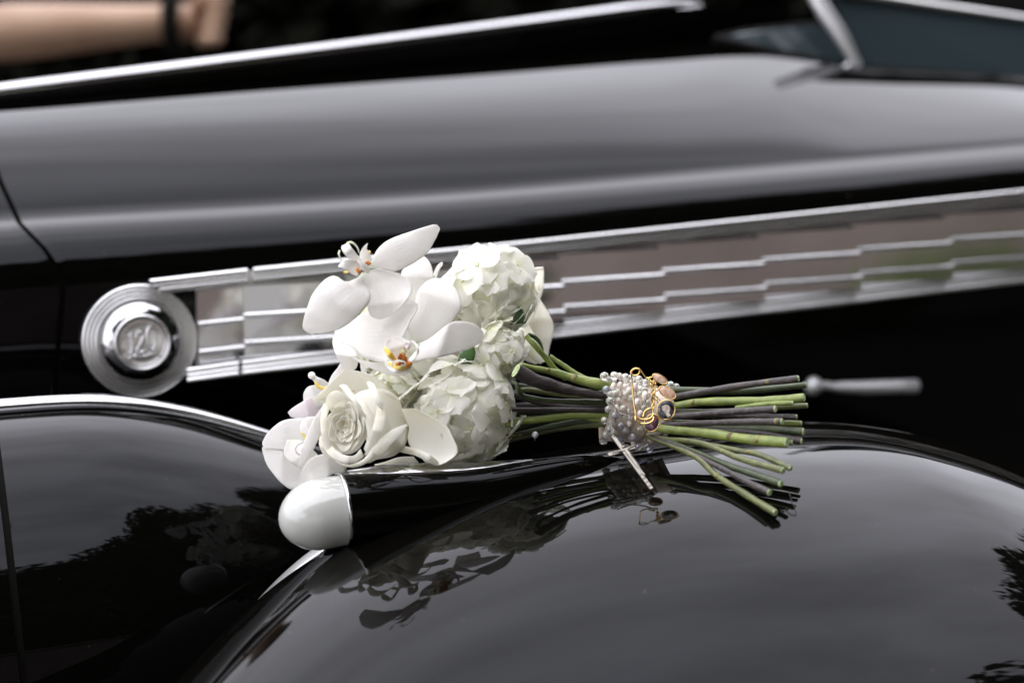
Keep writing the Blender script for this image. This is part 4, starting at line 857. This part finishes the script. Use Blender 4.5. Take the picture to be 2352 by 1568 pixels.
# ================================================================== PERSON BEHIND THE CAR
pe = empty('person', (0, 0, 0), label='person in black with bare forearm, black wrist strap and closed hand behind the car', cat='person')
def skinned(name, verts, edges, radii, m, parent, lev=2):
    me = bpy.data.meshes.new(name); me.from_pydata([tuple(map(float, v)) for v in verts], edges, []); me.materials.append(M[m])
    o = bpy.data.objects.new(name, me); link(o, parent)
    md = o.modifiers.new('skin', 'SKIN'); md.use_smooth_shade = True
    sk = me.skin_vertices[0].data if me.skin_vertices else None
    if sk is None:
        bm = bmesh.new(); bm.from_mesh(me); bm.verts.layers.skin.verify(); bm.to_mesh(me); bm.free(); sk = me.skin_vertices[0].data
    for i, r_ in enumerate(radii):
        r_ = (r_, r_) if not isinstance(r_, tuple) else r_; sk[i].radius = r_
    sk[0].use_root = True
    ss = o.modifiers.new('sub', 'SUBSURF'); ss.levels = lev; ss.render_levels = lev
    return o
elb = P(-190, 88, 2.44); wr = P(392, 52, 2.54); kn = P(455, 50, 2.56); tipp = P(505, 62, 2.55)
bx_, by_ = elb[0]-.10, elb[1]+.16
pel = (bx_, by_, .98); 
vs = [pel, (bx_, by_, 1.15), (bx_, by_, 1.38), (bx_, by_, 1.50), (bx_, by_-.01, 1.60), (bx_, by_-.01, 1.68), (bx_, by_, 1.76),
      (bx_+.17, by_-.02, 1.43), (bx_+.16, by_-.12, 1.18), tuple(elb), tuple(elb*.55+wr*.45), tuple(elb*.15+wr*.85), tuple(wr), tuple(kn),
      (bx_-.17, by_, 1.43), (bx_-.24, by_+.02, 1.16), (bx_-.25, by_-.05, .92), (bx_-.25, by_-.07, .84),
      (bx_+.09, by_, .90), (bx_+.10, by_, .50), (bx_+.10, by_, .09), (bx_+.10, by_-.12, .04), (bx_-.09, by_, .90), (bx_-.10, by_, .50), (bx_-.10, by_, .09), (bx_-.10, by_-.12, .04)]
es = [(0, 1), (1, 2), (2, 3), (3, 4), (4, 5), (5, 6), (2, 7), (7, 8), (8, 9), (9, 10), (10, 11), (11, 12), (12, 13), (2, 14), (14, 15), (15, 16), (16, 17), (0, 18), (18, 19), (19, 20), (20, 21), (0, 22), (22, 23), (23, 24), (24, 25)]
rd = [(.15, .10), (.14, .10), (.16, .11), .055, .07, .085, .055, .06, .048, .048, .044, .031, .029, .034, .06, .045, .032, .03, .08, .058, .04, .03, .08, .058, .04, .03]
skinned('body', vs, es, rd, 'skin', pe)
vs2 = vs[:3]+[vs[7], vs[8], tuple(np.array(vs[8])*.35+np.array(vs[9])*.65), vs[14], vs[15]]
skinned('shirt', vs2, [(0, 1), (1, 2), (2, 3), (3, 4), (4, 5), (2, 6), (6, 7)], [(.175, .125), (.165, .12), (.185, .13), .075, .062, .056, .075, .06], 'cloth', pe)
skinned('trousers', [vs[0]]+vs[18:21]+vs[22:25], [(0, 1), (1, 2), (2, 3), (0, 4), (4, 5), (5, 6)], [(.17, .12), .10, .075, .055, .10, .075, .055], 'cloth', pe)
# fingers and thumb of the closed hand
for k in range(4):
    o_ = up*(.026-.018*k); b0_ = kn+o_; f1 = b0_+rt*(.034-.003*k)-fw*.008; f2 = f1+rt*.010-up*.004-fw*.026; f3 = f2-rt*.022-fw*.006
    MB().tube([b0_, f1, f2, f3], [.0105, .010, .009, .007], 8, res=14).obj('finger', M['skin'], pe)
MB().tube([kn+up*.02-fw*.01, kn+up*.034+rt*.02-fw*.03, kn+up*.026+rt*.042-fw*.04], [.012, .011, .008], 8, res=10).obj('thumb', M['skin'], pe)
MB().tube([wr+rt*(.004)+(up*math.cos(a)*1.15+fw*math.sin(a)*.85)*.036 for a in np.linspace(0, 6.28, 24, endpoint=False)], .013, 8, closed=True).obj('wrist_strap', M['dark'], pe)
MB().ball((bx_, by_+.015, 1.715), (.085, .10, .09), 16, 10).obj('hair', M['hair'], pe)
MB().tube([(bx_, by_-.085, 1.675), (bx_, by_-.105, 1.655), (bx_, by_-.092, 1.645)], [.008, .012, .006], 8).obj('nose', M['skin'], pe)

# ================================================================== SURROUNDINGS (seen beyond the car and in its reflections)
def pave():
    m = bpy.data.materials.new('pavement'); m.use_nodes = True; nt = m.node_tree; L = nt.links; N = nt.nodes; b = N['Principled BSDF']; b.inputs['Roughness'].default_value = .9
    tc = N.new('ShaderNodeTexCoord'); n = N.new('ShaderNodeTexNoise'); n.inputs['Scale'].default_value = 1.1; n.inputs['Detail'].default_value = 8; L.new(tc.outputs['Object'], n.inputs[0])
    r = N.new('ShaderNodeValToRGB'); e = r.color_ramp.elements; e[0].position = .35; e[0].color = (.050, .044, .040, 1); e[1].position = .68; e[1].color = (.10, .088, .080, 1); L.new(n.outputs[0], r.inputs[0])
    n2 = N.new('ShaderNodeTexNoise'); n2.inputs['Scale'].default_value = 140; L.new(tc.outputs['Object'], n2.inputs[0])
    x = N.new('ShaderNodeMixRGB'); x.blend_type = 'MULTIPLY'; x.inputs[0].default_value = .5; L.new(r.outputs[0], x.inputs[1]); L.new(n2.outputs[0], x.inputs[2]); L.new(x.outputs[0], b.inputs['Base Color'])
    bp = N.new('ShaderNodeBump'); bp.inputs['Strength'].default_value = .5; L.new(n2.outputs[0], bp.inputs['Height']); L.new(bp.outputs[0], b.inputs['Normal'])
    return m
gx = np.linspace(-120, 120, 30)
gx = gx
tag(MB().grid([[(a, b, 0) for b in gx] for a in gx]).obj('ground', pave()), kind='structure')
def wallmat(name, a, b_):
    m = mat(name, a, .9, 0, .2, var=(2.2, b_, .35, .65, (1, 1, .5)), bump=(30, .3, .01, (1, 1, 1))); return m
def wall(name, x0, x1, y, h, m, label):
    b = MB(); b.box(((x0+x1)/2, y, h/2), ((x1-x0)/2, 0, 0), (0, .15, 0), (0, 0, h/2)).box(((x0+x1)/2, y+.02, h+.05), ((x1-x0)/2, 0, 0), (0, .2, 0), (0, 0, .045))
    o = b.obj(name, m, smoothf=False); tag(o, label, 'wall'); return o
wall('stone_wall', -.6, 16, -7.5, 3.6, wallmat('brown_stone', (.25, .205, .178), (.18, .145, .125)), 'brown stone wall behind the photographer, mirrored in the rear louvres')
wall('rendered_wall', -14, -.62, -7.5, 3.6, wallmat('pale_render', (.62, .61, .57), (.46, .45, .40)), 'pale rendered wall behind the photographer, mirrored in the front louvres')
fol = mat('dark_foliage', (.03, .045, .018), .8, var=(4, (.018, .03, .012), .4, .6, (1, 1, 1)))
bark = mat('bark', (.06, .045, .035), .9)
def leaves_cloud(cents, n, size, seed):
    r_ = random.Random(seed); b = MB(); vv = []; ff = []
    for c, rad in cents:
        for i in range(n):
            d = Vector((r_.gauss(0, 1), r_.gauss(0, 1), r_.gauss(0, 1))).normalized(); k = r_.random()**.45
            p = Vector(c)+Vector((d.x*rad[0], d.y*rad[1], d.z*rad[2]))*k; s = size*r_.uniform(.5, 1.4)
            a = Vector((r_.gauss(0, 1), r_.gauss(0, 1), r_.gauss(0, 1))).normalized()*s; q = a.orthogonal().normalized()*s*.7
            o = len(vv); vv += [p-a, p+q*.8, p+a, p-q*.8]; ff.append((o, o+1, o+2, o+3))
    me = bpy.data.meshes.new('crown'); me.from_pydata([tuple(v) for v in vv], [], ff); me.materials.append(fol); return me
for k, (x, h_) in enumerate([(1.3, .8), (2.6, 1.25), (4.4, .95)]):
    rt_ = empty('shrub', (x, -7.0, 0), label=['low green shrub, leftmost of three mirrored in the rear louvres', 'tallest green shrub, middle of three mirrored in the rear louvres', 'smallest green shrub, rightmost of three mirrored in the rear louvres'][k], cat='shrub')
    me = leaves_cloud([((x+q*.25, -7.0, h_*.5), (.32, .3, h_*.5)) for q in (-1, 0, 1)], 900, .05, 90+k); me.materials.clear(); me.materials.append(mat('shrub_leaf', (.10, .15, .03), .7))
    link(bpy.data.objects.new('foliage', me), rt_); MB().tube([(x, -7, 0), (x, -7, h_*.6)], .03, 6).obj('stem', bark, rt_)
crowns = []
for k in range(3):
    r_ = random.Random(40+k); cs = []
    for q in range(20):
        z = r_.uniform(.16, .97); w_ = .30*math.sin(math.pi*min(1, (z-.05)*.98))**.6+.02; a = r_.uniform(0, 6.28); d = w_*r_.uniform(.15, .8)
        cs.append(((d*math.cos(a), d*math.sin(a), z), (.13, .13, .085)))
    me = leaves_cloud(cs, 800, .014, 70+k); crowns.append(me)
trunk_me = MB().tube([(0, 0, 0), (.01, 0, .4), (-.01, .01, .9)], [.028, .02, .005], 8).mesh('trunk', [bark])
def tree(x, y, h, k, label):
    root = empty('tree', (x, y, 0), label=label, cat='tree', group='tall trees round the photographer, seen only as reflections')
    for nm, me in (('trunk', trunk_me), ('crown', crowns[k % 3])):
        o = bpy.data.objects.new(nm, me); COL.objects.link(o); o.parent = root; o.scale = (h*1.05, h*1.05, h); o.rotation_euler = (0, 0, k*1.7)
for k, (az, d, h) in enumerate([(64, 14, 9), (74, 13, 13), (84, 12, 12.5), (94, 11, 14), (106, 10.5, 15), (119, 10, 17), (132, 10.5, 16), (145, 11, 17), (158, 11, 16), (172, 11, 15.5), (186, 11, 16), (200, 12, 15), (215, 12, 14), (98, 15, 17), (114, 14, 20), (138, 15, 20)]):
    tree(d*math.sin(R(az)), d*math.cos(R(az)), h, k, 'tall dark leafy tree, only its reflection showing in the black paint')
# near-black hedge added as a dark backdrop beyond the car
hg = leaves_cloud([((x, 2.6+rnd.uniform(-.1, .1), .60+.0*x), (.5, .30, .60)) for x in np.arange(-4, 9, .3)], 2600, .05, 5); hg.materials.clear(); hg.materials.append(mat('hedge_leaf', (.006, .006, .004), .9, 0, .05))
hb = bpy.data.objects.new('hedge', hg); COL.objects.link(hb); tag(hb, 'low near-black clipped hedge added as a dark backdrop beyond the car', 'hedge', kind='stuff')
